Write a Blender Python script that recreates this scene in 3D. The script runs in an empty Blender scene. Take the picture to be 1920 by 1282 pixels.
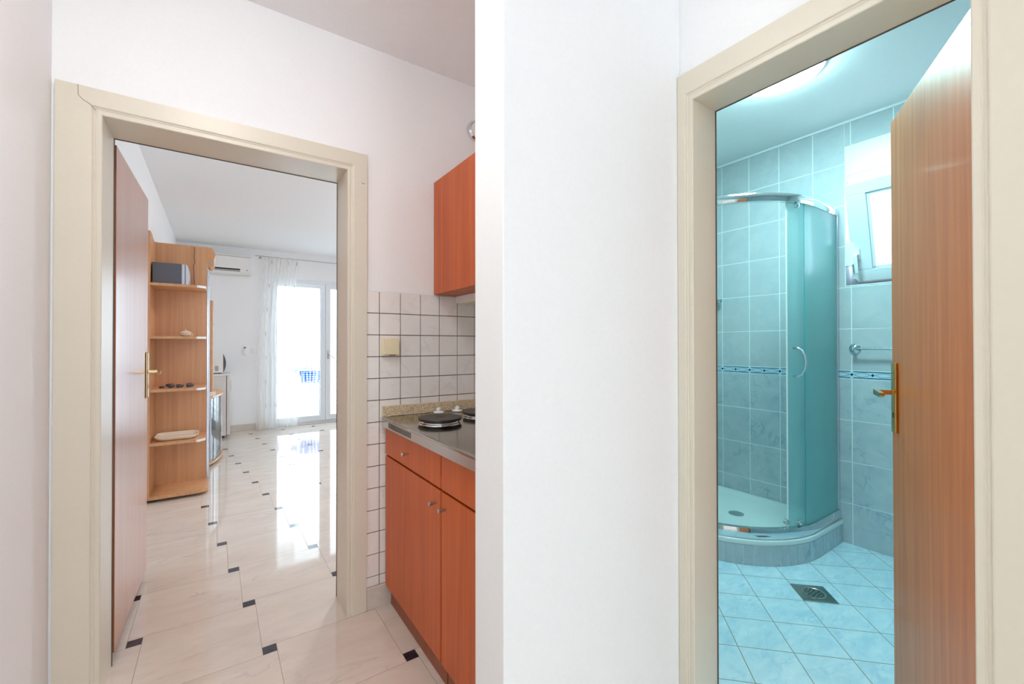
import bpy, bmesh, math, random
from mathutils import Vector, Matrix
random.seed(7)
SC = bpy.context.scene
COL = SC.collection

# ------------------------------------------------------------------ camera
CH = 1.1966
F_PX = 807.8957; YAW = 0.6001; PITCH = 0.0067; ROLL = -0.001
def _camera():
    cd = bpy.data.cameras.new('camera'); cam = bpy.data.objects.new('camera', cd); COL.objects.link(cam)
    cd.sensor_fit = 'HORIZONTAL'; cd.sensor_width = 36.0; cd.lens = F_PX / 1920 * 36.0
    cd.clip_start = 0.02; cd.clip_end = 300
    cy, sy, cp, sp, cr, sr = math.cos(YAW), math.sin(YAW), math.cos(PITCH), math.sin(PITCH), math.cos(ROLL), math.sin(ROLL)
    R = Vector((cy, -sy, 0)); Fw = Vector((sy*cp, cy*cp, sp)); U = Vector((-sp*sy, -sp*cy, cp))
    Ri = cr*R + sr*U; Ui = cr*U - sr*R
    m = Matrix((Ri, Ui, -Fw)).transposed().to_4x4(); m.translation = Vector((0, 0, CH))
    cam.matrix_world = m; SC.camera = cam
_camera()

# ------------------------------------------------------------------ world, exposure
SC.view_settings.view_transform = 'Standard'; SC.view_settings.look = 'None'
SC.view_settings.gamma = 1; SC.view_settings.exposure = 0.0; SC.view_settings.use_curve_mapping = False
SKY = 6.5
HALL_FILL = 26.0; END_FILL = 25.0; BATH_LAMP = 90.0; ROOM_FILL = 82.0  # hall, end and room values drive unseen added lamps
SC.cycles.max_bounces = 16; SC.cycles.diffuse_bounces = 10; SC.cycles.glossy_bounces = 6; SC.cycles.transmission_bounces = 12; SC.cycles.transparent_max_bounces = 24
w = bpy.data.worlds.new('sky'); SC.world = w; w.use_nodes = True
w.node_tree.nodes['Background'].inputs[0].default_value = (0.74, 0.87, 1.0, 1)
w.node_tree.nodes['Background'].inputs[1].default_value = SKY
def portal(name, loc, rot, sx, sy):
    ld = bpy.data.lights.new(name, 'AREA'); ld.shape = 'RECTANGLE'; ld.size = sx; ld.size_y = sy; ld.cycles.is_portal = True
    o = bpy.data.objects.new(name, ld); COL.objects.link(o); o.location = loc; o.rotation_euler = rot
portal('daylight_portal', (1.38, 7.42, 1.08), (math.radians(-90), 0, 0), 1.6, 2.2)
portal('daylight_portal', (3.42, 0.68, 1.87), (0, math.radians(90), 0), 0.7, 0.72)
portal('daylight_portal', (0.4, -4.26, 1.3), (math.radians(90), 0, 0), 1.3, 1.8)

# ------------------------------------------------------------------ materials
def lin(c):
    r = []
    for v in c[:3]:
        v = v/255.0
        r.append(v/12.92 if v <= 0.04045 else ((v+0.055)/1.055)**2.4)
    return (*r, 1)
def newmat(name):
    m = bpy.data.materials.new(name); m.use_nodes = True
    nt = m.node_tree; b = nt.nodes['Principled BSDF']
    return m, nt, b
def N(nt, typ, **kw):
    n = nt.nodes.new(typ)
    for k, v in kw.items():
        if k.startswith('_'): setattr(n, k[1:], v)
        else:
            key = int(k[1:]) if k[0] == 'i' and k[1:].isdigit() else k
            n.inputs[key].default_value = v
    return n
def L(nt, a, ai, b, bi): nt.links.new(a.outputs[ai], b.inputs[bi])
def plain(name, rgb, rough=0.5, metal=0.0, coat=0.0, spec=0.5, bump=0.0, bscale=60.0):
    m, nt, b = newmat(name)
    b.inputs['Base Color'].default_value = lin(rgb); b.inputs['Roughness'].default_value = rough
    b.inputs['Metallic'].default_value = metal; b.inputs['Coat Weight'].default_value = coat
    b.inputs['Coat Roughness'].default_value = 0.06; b.inputs['Specular IOR Level'].default_value = spec
    tc = N(nt, 'ShaderNodeTexCoord'); nz = N(nt, 'ShaderNodeTexNoise', Scale=bscale, Detail=4.0)
    L(nt, tc, 'Object', nz, 'Vector')
    # faint tone variation in every surface
    mx = N(nt, 'ShaderNodeMix', _data_type='RGBA'); mx.inputs[0].default_value = 0
    c = lin(rgb); mx.inputs[6].default_value = c; mx.inputs[7].default_value = (c[0]*.95, c[1]*.95, c[2]*.95, 1)
    L(nt, nz, 'Fac', mx, 0); L(nt, mx, 2, b, 'Base Color')
    if bump:
        bp = N(nt, 'ShaderNodeBump', Strength=bump, Distance=0.002); L(nt, nz, 'Fac', bp, 'Height'); L(nt, bp, 'Normal', b, 'Normal')
    return m
def wood(name, dark, light, rough=0.35, coat=0.3, scale=1.0, axis='Z', streak=0.5):
    m, nt, b = newmat(name)
    tc = N(nt, 'ShaderNodeTexCoord'); mp = N(nt, 'ShaderNodeMapping')
    sc = {'Z': (28, 28, 0.9), 'X': (0.9, 28, 28), 'Y': (28, 0.9, 28)}[axis]
    mp.inputs['Scale'].default_value = tuple(s*scale for s in sc)
    L(nt, tc, 'Object', mp, 'Vector')
    n1 = N(nt, 'ShaderNodeTexNoise', Scale=1.0, Detail=6.0, Roughness=0.6, Distortion=0.6); L(nt, mp, 'Vector', n1, 'Vector')
    mp2 = N(nt, 'ShaderNodeMapping'); mp2.inputs['Scale'].default_value = tuple(s*scale*7 for s in sc); L(nt, tc, 'Object', mp2, 'Vector')
    n2 = N(nt, 'ShaderNodeTexNoise', Scale=1.0, Detail=3.0); L(nt, mp2, 'Vector', n2, 'Vector')
    mix = N(nt, 'ShaderNodeMath', _operation='MULTIPLY_ADD'); L(nt, n2, 'Fac', mix, 0); mix.inputs[1].default_value = 0.35*streak; L(nt, n1, 'Fac', mix, 2)
    rp = N(nt, 'ShaderNodeValToRGB'); rp.color_ramp.elements[0].position = 0.36; rp.color_ramp.elements[1].position = 0.8
    rp.color_ramp.elements[0].color = lin(dark); rp.color_ramp.elements[1].color = lin(light)
    L(nt, mix, 0, rp, 'Fac'); L(nt, rp, 'Color', b, 'Base Color')
    b.inputs['Roughness'].default_value = rough; b.inputs['Coat Weight'].default_value = coat; b.inputs['Coat Roughness'].default_value = 0.12
    return m
def tilemat(name, a, bcol, scale=6.0, rough=0.15, vein=None, veinw=0.02, stretch=(1, 1, 1), rot=0.0, bump=0.0, spec=0.5):
    m, nt, b = newmat(name)
    tc = N(nt, 'ShaderNodeTexCoord'); mp = N(nt, 'ShaderNodeMapping'); mp.inputs['Scale'].default_value = stretch
    mp.inputs['Rotation'].default_value = (0, 0, rot); L(nt, tc, 'Object', mp, 'Vector')
    at = N(nt, 'ShaderNodeAttribute'); at.attribute_name = 'rnd'
    ml = N(nt, 'ShaderNodeMath', _operation='MULTIPLY'); L(nt, at, 'Fac', ml, 0); ml.inputs[1].default_value = 50.0
    n1 = N(nt, 'ShaderNodeTexNoise', _noise_dimensions='4D', Scale=scale, Detail=6.0, Roughness=0.62, Distortion=0.8)
    L(nt, mp, 'Vector', n1, 'Vector'); L(nt, ml, 0, n1, 'W')
    rp = N(nt, 'ShaderNodeValToRGB'); rp.color_ramp.elements[0].position = 0.3; rp.color_ramp.elements[1].position = 0.68
    rp.color_ramp.elements[0].color = lin(a); rp.color_ramp.elements[1].color = lin(bcol)
    L(nt, n1, 'Fac', rp, 'Fac'); out = rp; oi = 'Color'
    if vein:
        n2 = N(nt, 'ShaderNodeTexNoise', _noise_dimensions='4D', Scale=scale*0.55, Detail=5.0, Roughness=0.55, Distortion=1.2)
        L(nt, mp, 'Vector', n2, 'Vector'); L(nt, ml, 0, n2, 'W')
        s = N(nt, 'ShaderNodeMath', _operation='SUBTRACT'); L(nt, n2, 'Fac', s, 0); s.inputs[1].default_value = 0.5
        ab = N(nt, 'ShaderNodeMath', _operation='ABSOLUTE'); L(nt, s, 0, ab, 0)
        mr = N(nt, 'ShaderNodeMapRange'); L(nt, ab, 0, mr, 0); mr.inputs[1].default_value = 0; mr.inputs[2].default_value = veinw; mr.inputs[3].default_value = 1; mr.inputs[4].default_value = 0
        n3 = N(nt, 'ShaderNodeTexNoise', Scale=scale*0.8, Detail=2.0); L(nt, mp, 'Vector', n3, 'Vector')
        m3 = N(nt, 'ShaderNodeMapRange'); L(nt, n3, 'Fac', m3, 0); m3.inputs[1].default_value = 0.42; m3.inputs[2].default_value = 0.7
        mm = N(nt, 'ShaderNodeMath', _operation='MULTIPLY'); L(nt, mr, 0, mm, 0); L(nt, m3, 0, mm, 1)
        mx = N(nt, 'ShaderNodeMix', _data_type='RGBA'); L(nt, mm, 0, mx, 0); L(nt, rp, 'Color', mx, 6); mx.inputs[7].default_value = lin(vein)
        out = mx; oi = 2
    L(nt, out, oi, b, 'Base Color'); b.inputs['Roughness'].default_value = rough; b.inputs['Specular IOR Level'].default_value = spec
    return m
def glass(name, rgb, rough=0.0, alpha_mix=0.0, ior=1.45):
    m, nt, b = newmat(name)
    b.inputs['Base Color'].default_value = lin(rgb); b.inputs['Roughness'].default_value = rough
    b.inputs['Transmission Weight'].default_value = 1; b.inputs['IOR'].default_value = ior
    if alpha_mix:
        tr = N(nt, 'ShaderNodeBsdfTransparent'); tr.inputs[0].default_value = lin(rgb)
        mx = N(nt, 'ShaderNodeMixShader'); mx.inputs[0].default_value = alpha_mix
        L(nt, b, 0, mx, 1); L(nt, tr, 0, mx, 2); L(nt, mx, 0, nt.nodes['Material Output'], 'Surface')
    return m
def emit(name, rgb, strength):
    m, nt, b = newmat(name)
    b.inputs['Base Color'].default_value = lin((240, 240, 240)); b.inputs['Emission Color'].default_value = (*rgb, 1)
    b.inputs['Emission Strength'].default_value = strength
    return m

M = {}
M['wall'] = plain('white_wall_paint', (244, 245.3, 247.2), 0.7, bump=0.10, bscale=90, spec=0.25)
M['bceiling'] = plain('bathroom_ceiling_paint', (244, 244, 244), 0.8, spec=0.2)
M['ceiling'] = plain('ceiling_paint', (244, 245.3, 247.2), 0.8, spec=0.2)
M['cream'] = plain('cream_gloss_paint', (222, 215, 199), 0.32, spec=0.5)
M['crack'] = plain('paint_crack_grey', (150, 144, 130), 0.7)
M['cream_edge'] = plain('seal_grey', (90, 80, 72), 0.6)
M['marble'] = tilemat('marble_floor_tile', (212, 200, 188), (226, 215, 204), 3.0, 0.045, vein=(196, 187, 180), veinw=0.014, stretch=(1.0, 2.6, 1), rot=-0.75, spec=0.75)
M['dark_tile'] = tilemat('dark_inset_tile', (34, 30, 42), (56, 50, 64), 20, 0.06, spec=0.7)
M['grout_floor'] = plain('floor_grout', (150, 138, 126), 0.8)
M['skirt'] = tilemat('stone_skirting', (196, 186, 174), (214, 206, 196), 8, 0.25)
M['ktile'] = tilemat('kitchen_wall_tile', (236, 233, 231), (243, 241, 239), 9, 0.22, vein=(228, 225, 223), veinw=0.02)
M['kgrout'] = plain('dark_kitchen_grout', (98, 84, 76), 0.9)
M['btile_up'] = tilemat('light_blue_wall_tile', (184, 192, 198), (198, 203, 205), 9, 0.14, vein=(180, 194, 204), veinw=0.03)
M['btile_low'] = tilemat('mid_blue_wall_tile', (176, 190, 198), (198, 207, 211), 9, 0.14, vein=(150, 172, 190), veinw=0.03)
M['bgrout'] = plain('white_grout', (240, 246, 246), 0.7)
M['bfloor'] = tilemat('blue_floor_tile', (176, 210, 226), (212, 232, 240), 9, 0.28, vein=(164, 202, 222), veinw=0.04, stretch=(1, 2, 1), rot=0.8)
M['bfgrout'] = plain('grey_floor_grout', (92, 104, 104), 0.9)
M['border_bg'] = plain('border_tile_ground', (196, 224, 234), 0.15)
M['border_navy'] = plain('border_navy_glaze', (10, 62, 118), 0.15)
M['border_mid'] = plain('border_blue_glaze', (70, 136, 176), 0.15)
M['cherry'] = wood('cherry_laminate', (172, 72, 20), (204, 98, 34), 0.42, 0.04)
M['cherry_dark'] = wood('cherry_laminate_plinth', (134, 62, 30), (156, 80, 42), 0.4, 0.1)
M['gap'] = plain('dark_gap', (40, 22, 14), 0.8)
M['door_left'] = wood('red_brown_veneer', (170, 100, 70), (190, 120, 86), 0.3, 0.7)
M['door_edge'] = wood('orange_brown_edge_band', (140, 72, 22), (156, 84, 30), 0.4, 0.1)
M['door_bath'] = wood('walnut_brown_veneer', (186, 98, 46), (216, 128, 68), 0.42, 0.06, scale=1.3, streak=0.7)
M['beech'] = wood('beech_laminate', (196, 142, 98), (216, 166, 120), 0.38, 0.15)
M['beech_edge'] = wood('pale_beech_edge', (214, 166, 120), (226, 182, 136), 0.4, 0.2, axis='X')
M['steel'] = plain('brushed_steel', (196, 192, 186), 0.22, metal=1.0, bump=0.03, bscale=200)
M['steel_top'] = plain('stainless_worktop', (170, 164, 154), 0.12, metal=1.0, bump=0.5, bscale=9)
M['chrome'] = plain('chrome', (224, 228, 230), 0.06, metal=1.0)
M['satin'] = plain('satin_nickel', (190, 188, 184), 0.3, metal=1.0)
M['brass'] = plain('brass', (206, 152, 74), 0.18, metal=1.0)
M['brass_pale'] = plain('worn_brass', (190, 170, 130), 0.22, metal=1.0)
M['iron'] = plain('black_cast_iron', (52, 46, 42), 0.42)
M['granite'] = None
M['white'] = plain('white_plastic', (238, 238, 236), 0.35)
M['white_gloss'] = plain('white_enamel', (240, 243, 242), 0.12)
M['pvc'] = plain('white_window_frame', (228, 234, 240), 0.3)
M['cream_plastic'] = plain('cream_plastic', (236, 224, 190), 0.35)
M['black'] = plain('black_plastic', (22, 20, 22), 0.4)
M['dark_grey'] = plain('dark_grey_shell', (92, 92, 100), 0.45)
M['silver'] = plain('silver_plastic', (206, 208, 216), 0.3, metal=0.4)
M['alu'] = plain('aluminium_profile', (202, 206, 216), 0.22, metal=0.7)
M['fridge'] = plain('fridge_enamel', (226, 224, 222), 0.35)
M['tray_acrylic'] = plain('white_acrylic', (226, 238, 238), 0.16)
M['blue_plastic'] = plain('blue_plastic', (14, 84, 172), 0.4)
M['chair_frame'] = plain('white_metal', (236, 240, 242), 0.4)
M['ceramic'] = plain('cream_ceramic', (232, 220, 200), 0.2)
M['ceramic_rim'] = plain('ceramic_rim', (242, 234, 216), 0.2)
M['cable'] = plain('brown_cable', (120, 70, 50), 0.6)
M['seal'] = plain('silicone_seal', (190, 196, 190), 0.5)
M['teal_edge'] = plain('teal_glass_edge', (70, 160, 165), 0.2)
M['shell_dark'] = tilemat('dark_shell', (44, 40, 46), (104, 98, 100), 40, 0.3)
M['shell_light'] = tilemat('cream_shell', (196, 176, 156), (236, 226, 214), 40, 0.35)
M['pane'] = glass('clear_pane', (250, 253, 253), 0.0, 0.86)
M['cab_glass'] = glass('cabinet_glass', (214, 230, 240), 0.02, 0.15, 2.0)
def _satin():
    m, nt, b = newmat('satin_shower_glass')
    b.inputs['Base Color'].default_value = lin((226, 250, 250)); b.inputs['Roughness'].default_value = 0.26
    b.inputs['Transmission Weight'].default_value = 1; b.inputs['IOR'].default_value = 1.4
    tr = N(nt, 'ShaderNodeBsdfTransparent'); tr.inputs[0].default_value = lin((226, 250, 250))
    m1 = N(nt, 'ShaderNodeMixShader'); m1.inputs[0].default_value = 0.2; L(nt, b, 0, m1, 1); L(nt, tr, 0, m1, 2)
    tl = N(nt, 'ShaderNodeBsdfTranslucent'); tl.inputs[0].default_value = lin((190, 236, 236)); df = N(nt, 'ShaderNodeBsdfDiffuse'); df.inputs[0].default_value = lin((190, 236, 236))
    m2 = N(nt, 'ShaderNodeMixShader'); m2.inputs[0].default_value = 0.5; L(nt, tl, 0, m2, 1); L(nt, df, 0, m2, 2)
    m3 = N(nt, 'ShaderNodeMixShader'); m3.inputs[0].default_value = 0.24; L(nt, m1, 0, m3, 1); L(nt, m2, 0, m3, 2); L(nt, m3, 0, nt.nodes['Material Output'], 'Surface')
    return m
M['shower_clear'] = _satin()
M['bottle'] = glass('blue_glass', (70, 130, 190), 0.02, 0.3)
M['wine'] = glass('purple_tinted_glass', (150, 110, 170), 0.02, 0.3)
M['lamp_bath'] = emit('bath_lamp_opal', (0.56, 1.0, 1.0), BATH_LAMP)
M['fill_hall'] = emit('hall_fill_opal', (1.0, 0.96, 0.91), HALL_FILL)
M['fill_end'] = emit('hall_end_fill_opal', (1.0, 0.84, 0.62), END_FILL)
M['fill_room'] = emit('room_fill_opal', (0.97, 0.98, 1.0), ROOM_FILL)
M['outside_floor'] = plain('balcony_tile', (206, 208, 204), 0.5)
M['outside_wall'] = plain('balcony_render', (236, 236, 232), 0.8)
def _granite():
    m, nt, b = newmat('speckled_granite'); tc = N(nt, 'ShaderNodeTexCoord')
    v = N(nt, 'ShaderNodeTexVoronoi', Scale=330.0); L(nt, tc, 'Object', v, 'Vector')
    rp = N(nt, 'ShaderNodeValToRGB'); e = rp.color_ramp.elements; e[0].color = lin((156, 130, 98)); e[0].position = 0.02
    e[1].color = lin((206, 186, 150)); e[1].position = 0.35; x = e.new(0.8); x.color = lin((228, 214, 186))
    sp = N(nt, 'ShaderNodeSeparateColor'); L(nt, v, 'Color', sp, 0); L(nt, sp, 0, rp, 'Fac'); L(nt, rp, 'Color', b, 'Base Color'); b.inputs['Roughness'].default_value = 0.3
    M['granite'] = m
_granite()
def _curtain():
    m, nt, b = newmat('sheer_curtain'); tc = N(nt, 'ShaderNodeTexCoord')
    sp = N(nt, 'ShaderNodeSeparateXYZ'); uv = N(nt, 'ShaderNodeUVMap'); L(nt, uv, 'UV', sp, 0)
    # woven little squares, on a lattice in the cloth's own uv
    def cell(i, period, lo, hi, off):
        a = N(nt, 'ShaderNodeMath', _operation='ADD'); L(nt, sp, i, a, 0); a.inputs[1].default_value = off
        f = N(nt, 'ShaderNodeMath', _operation='PINGPONG'); L(nt, a, 0, f, 0); f.inputs[1].default_value = period/2
        g = N(nt, 'ShaderNodeMath', _operation='LESS_THAN'); L(nt, f, 0, g, 0); g.inputs[1].default_value = hi
        return g
    gx = cell(0, 0.375, 0, 0.012, 0.05); gy = cell(1, 0.34, 0, 0.026, 0.0)
    mm = N(nt, 'ShaderNodeMath', _operation='MULTIPLY'); L(nt, gx, 0, mm, 0); L(nt, gy, 0, mm, 1)
    mx = N(nt, 'ShaderNodeMix', _data_type='RGBA'); L(nt, mm, 0, mx, 0); mx.inputs[6].default_value = lin((250, 249, 247)); mx.inputs[7].default_value = lin((165, 152, 138))
    tl = N(nt, 'ShaderNodeBsdfTranslucent'); df = N(nt, 'ShaderNodeBsdfDiffuse'); L(nt, mx, 2, tl, 0); L(nt, mx, 2, df, 0)
    m1 = N(nt, 'ShaderNodeMixShader'); m1.inputs[0].default_value = 0.5; L(nt, df, 0, m1, 1); L(nt, tl, 0, m1, 2)
    tr = N(nt, 'ShaderNodeBsdfTransparent'); m2 = N(nt, 'ShaderNodeMixShader')
    fa = N(nt, 'ShaderNodeMath', _operation='MULTIPLY_ADD'); L(nt, mm, 0, fa, 0); fa.inputs[1].default_value = -0.25; fa.inputs[2].default_value = 0.50
    L(nt, fa, 0, m2, 0); L(nt, m1, 0, m2, 1); L(nt, tr, 0, m2, 2); L(nt, m2, 0, nt.nodes['Material Output'], 'Surface')
    M['curtain'] = m
_curtain()

# ------------------------------------------------------------------ mesh helpers
class MB:
    """collects shapes (world coordinates) into ONE mesh"""
    def __init__(s, *mats): s.v = []; s.f = []; s.mi = []; s.sm = []; s.rnd = []; s.mats = list(mats); s.uv = None
    def add(s, vs, fs, mi=0, smooth=False, rnd=None):
        o = len(s.v); s.v += [tuple(p) for p in vs]
        for f in fs: s.f.append([i+o for i in f]); s.mi.append(mi); s.sm.append(smooth); s.rnd.append(0.0 if rnd is None else rnd)
        return s
    def box(s, x0, x1, y0, y1, z0, z1, mi=0, ch=0.0):
        if ch > 0:
            bm = bmesh.new(); bmesh.ops.create_cube(bm, size=1)
            for v in bm.verts: v.co = Vector(((x0+x1)/2+v.co.x*(x1-x0), (y0+y1)/2+v.co.y*(y1-y0), (z0+z1)/2+v.co.z*(z1-z0)))
            bmesh.ops.bevel(bm, geom=bm.edges[:], offset=ch, segments=2, profile=0.5, affect='EDGES')
            bm.verts.index_update(); s.add([v.co[:] for v in bm.verts], [[v.index for v in f.verts] for f in bm.faces], mi); bm.free(); return s
        vs = [(x, y, z) for z in (z0, z1) for y in (y0, y1) for x in (x0, x1)]
        return s.add(vs, [(0, 2, 3, 1), (4, 5, 7, 6), (0, 1, 5, 4), (2, 6, 7, 3), (0, 4, 6, 2), (1, 3, 7, 5)], mi)
    def obox(s, o, ax, ay, az, mi=0, ch=0.0):
        """box from corner o with edge vectors"""
        t = MB(); t.box(0, 1, 0, 1, 0, 1)
        o, ax, ay, az = map(Vector, (o, ax, ay, az))
        if ch > 0:
            la, lb, lc = ax.length, ay.length, az.length
            t = MB(); t.box(0, la, 0, lb, 0, lc, 0, ch); ax, ay, az = ax.normalized(), ay.normalized(), az.normalized()
        return s.add([o+ax*p[0]+ay*p[1]+az*p[2] for p in t.v], t.f, mi)
    def tube(s, pts, r, mi=0, n=12, caps=True, radii=None, flat=1.0):
        pts = [Vector(p) for p in pts]; vs = []; fs = []
        prev = None
        for i, p in enumerate(pts):
            a = pts[max(i-1, 0)]; b = pts[min(i+1, len(pts)-1)]; t = (b-a).normalized()
            if prev is None:
                up = Vector((0, 0, 1)) if abs(t.z) < .9 else Vector((1, 0, 0)); x = t.cross(up).normalized()
            else: x = (prev - t*prev.dot(t)).normalized()
            prev = x; y = t.cross(x); rr = radii[i] if radii else r
            for k in range(n):
                an = 2*math.pi*k/n; vs.append(p + x*math.cos(an)*rr + y*math.sin(an)*rr*flat)
        for i in range(len(pts)-1):
            for k in range(n): fs.append((i*n+k, i*n+(k+1) % n, (i+1)*n+(k+1) % n, (i+1)*n+k))
        s.add(vs, fs, mi, True)
        if caps:
            o = len(vs); s.add(vs[:n], [tuple(range(n))[::-1]], mi); s.add(vs[-n:], [tuple(range(n))], mi)
        return s
    def lathe(s, c, prof, mi=0, n=40, axis='Z', sx=1.0, sy=1.0):
        """prof = [(radius, height)]"""
        vs = []; fs = []; c = Vector(c)
        for r, h in prof:
            for k in range(n):
                a = 2*math.pi*k/n; p = (r*math.cos(a)*sx, r*math.sin(a)*sy, h)
                if axis == 'Z': q = p
                elif axis == '-Y': q = (p[0], -p[2], p[1])
                elif axis == '-X': q = (-p[2], p[0], p[1])
                elif axis == '-Z': q = (p[0], -p[1], -p[2])
                vs.append(c+Vector(q))
        for i in range(len(prof)-1):
            for k in range(n): fs.append((i*n+k, i*n+(k+1) % n, (i+1)*n+(k+1) % n, (i+1)*n+k))
        s.add(vs, fs, mi, True)
        if prof[0][0] > 1e-5: s.add(vs[:n], [tuple(range(n))[::-1]], mi)
        if prof[-1][0] > 1e-5: s.add(vs[-n:], [tuple(range(n))], mi)
        return s
    def extrude(s, poly, d, mi=0, smooth=False):
        """closed 3d polygon extruded by vector d"""
        n = len(poly); d = Vector(d); a = [Vector(p) for p in poly]; b = [p+d for p in a]
        s.add(a, [tuple(range(n))[::-1]], mi); s.add(b, [tuple(range(n))], mi)
        return s.add(a+b, [(i, (i+1) % n, n+(i+1) % n, n+i) for i in range(n)], mi, smooth)
    def strip(s, rows, mi=0, smooth=True, closed=False):
        """grid of points: rows of equal length"""
        m = len(rows[0]); vs = [p for r in rows for p in r]; fs = []
        for i in range(len(rows)-1):
            for k in range(m if closed else m-1): fs.append((i*m+k, i*m+(k+1) % m, (i+1)*m+(k+1) % m, (i+1)*m+k))
        return s.add(vs, fs, mi, smooth)
    def build(s, name, parent=None, sharp=35, org=None, recalc=True):
        o0 = Vector(org) if org is not None else (Vector(parent['_org']) if parent is not None else Vector((0, 0, 0)))
        me = bpy.data.meshes.new(name); me.from_pydata([tuple(Vector(p)-o0) for p in s.v], [], s.f)
        for m in s.mats: me.materials.append(m)
        me.polygons.foreach_set('material_index', s.mi); me.polygons.foreach_set('use_smooth', s.sm)
        at = me.attributes.new('rnd', 'FLOAT', 'FACE'); at.data.foreach_set('value', s.rnd)
        if recalc:
            bm = bmesh.new(); bm.from_mesh(me); bmesh.ops.remove_doubles(bm, verts=bm.verts, dist=1e-6) if any(s.sm) else None
            bmesh.ops.recalc_face_normals(bm, faces=bm.faces); bm.to_mesh(me); bm.free()
        if any(s.sm): me.set_sharp_from_angle(angle=math.radians(sharp))
        me.update()
        o = bpy.data.objects.new(name, me); COL.objects.link(o); o['_org'] = o0[:]
        if parent is None: o.location = o0
        else: o.parent = parent; o.location = o0 - Vector(parent['_org'])
        return o
def tag(o, label=None, cat=None, group=None, kind=None):
    if label: o['label'] = label
    if cat: o['category'] = cat
    if group: o['group'] = group
    if kind: o['kind'] = kind
    return o
def thing(name, loc, label, cat, group=None, kind=None):
    o = bpy.data.objects.new(name, None); COL.objects.link(o); o.location = loc; o['_org'] = tuple(loc); o.empty_display_size = 0.05
    return tag(o, label, cat, group, kind)
def struct(mb, name, label, cat, org=None):
    return tag(mb.build(name, org=org), label, cat, kind='structure')
def rect_sub(r, h):
    u0, u1, v0, v1 = r; a0, a1, b0, b1 = h
    if a0 >= u1 or a1 <= u0 or b0 >= v1 or b1 <= v0: return [r]
    out = []
    if a0 > u0: out.append((u0, a0, v0, v1))
    if a1 < u1: out.append((a1, u1, v0, v1))
    m0, m1 = max(u0, a0), min(u1, a1)
    if b0 > v0: out.append((m0, m1, v0, b0))
    if b1 < v1: out.append((m0, m1, b1, v1))
    return out
def tiles(mb, P, us, vs, region, holes=(), g=0.003, t=0.004, bev=0.0012, mi=0, pick=None):
    """rectangular tiles between the grout lines us/vs; P(u,v,w) maps to the wall"""
    R0, R1, S0, S1 = region
    for i in range(len(us)-1):
        for j in range(len(vs)-1):
            rs = [(max(us[i]+g/2, R0), min(us[i+1]-g/2, R1), max(vs[j]+g/2, S0), min(vs[j+1]-g/2, S1))]
            if rs[0][1] <= rs[0][0] or rs[0][3] <= rs[0][2]: continue
            for h in holes:
                nr = []
                for r in rs: nr += rect_sub(r, h)
                rs = nr
            rn = random.random(); m_ = pick(i, j, us, vs) if pick else mi
            for (a, b, c, d) in rs:
                if b-a < 0.004 or d-c < 0.004: continue
                lo = [P(a, c, 0), P(b, c, 0), P(b, d, 0), P(a, d, 0)]
                hi = [P(a+bev, c+bev, t), P(b-bev, c+bev, t), P(b-bev, d-bev, t), P(a+bev, d-bev, t)]
                mb.add(lo+hi, [(4, 5, 6, 7)]+[(k, (k+1) % 4, 4+(k+1) % 4, 4+k) for k in range(4)], m_, False, rn)
def lines(a, step, lo, hi):
    n0 = math.floor((lo-a)/step); n1 = math.ceil((hi-a)/step)
    return [a+step*k for k in range(n0, n1+1)]

# ------------------------------------------------------------------ room shell
CZ = 2.56; BZ = 2.545
XL = -0.445           # left wall
YA = 1.99             # plaster face of the wall with the room door
YB = 2.175            # its other face
XB = 1.25             # wall with the bathroom door
XBI = 1.36            # its bathroom face
YF = 7.12             # far wall
XW = 3.14             # bathroom window wall (tile face)
YS = 1.935            # shower wall
YH = -4.2             # hall end wall
XR = 3.3              # room's right wall

# marble floor: 40 cm tiles stepped round 5 cm dark squares (mesh tiles over a grout bed)
def clip(poly, x0, x1, y0, y1):
    def cut(ps, inside, inter):
        out = []
        for i in range(len(ps)):
            a, b = ps[i-1], ps[i]; ia, ib = inside(a), inside(b)
            if ib:
                if not ia: out.append(inter(a, b))
                out.append(b)
            elif ia: out.append(inter(a, b))
        return out
    def ix(x): return lambda a, b: (x, a[1]+(b[1]-a[1])*(x-a[0])/(b[0]-a[0]))
    def iy(y): return lambda a, b: (a[0]+(b[0]-a[0])*(y-a[1])/(b[1]-a[1]), y)
    for ins, it in ((lambda p: p[0] >= x0, ix(x0)), (lambda p: p[0] <= x1, ix(x1)), (lambda p: p[1] >= y0, iy(y0)), (lambda p: p[1] <= y1, iy(y1))):
        if len(poly) < 3: return []
        poly = cut(poly, ins, it)
    return poly if len(poly) >= 3 else []
def marble_floor():
    a, b = 0.3965, 0.049; ox, oy = 0.150-a, 1.9225; g = 0.0009
    mb = MB(M['grout_floor'], M['marble'], M['dark_tile'])
    mb.box(XL-.02, XR+.02, YH-.02, YF+.28, -0.12, -0.0006)
    regs = [(XL, XB, YH, YB), (XL, XR, YB, YF+.04)]
    for i in range(-12, 24):
        for j in range(-16, 20):
            px, py = ox+i*a-j*b, oy+i*b+j*a
            for (x0, y0, w_, m_) in ((px, py, a, 1), (px+a, py, b, 2)):
                for r in regs:
                    c = clip([(x0+g, y0+g), (x0+w_-g, y0+g), (x0+w_-g, y0+w_-g), (x0+g, y0+w_-g)], *r)
                    if c: mb.add([(p[0], p[1], 0) for p in c], [tuple(range(len(c)))], m_, False, random.random())
    return struct(mb, 'floor', 'polished pale marble floor with small dark corner squares', 'floor')
marble_floor()

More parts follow.
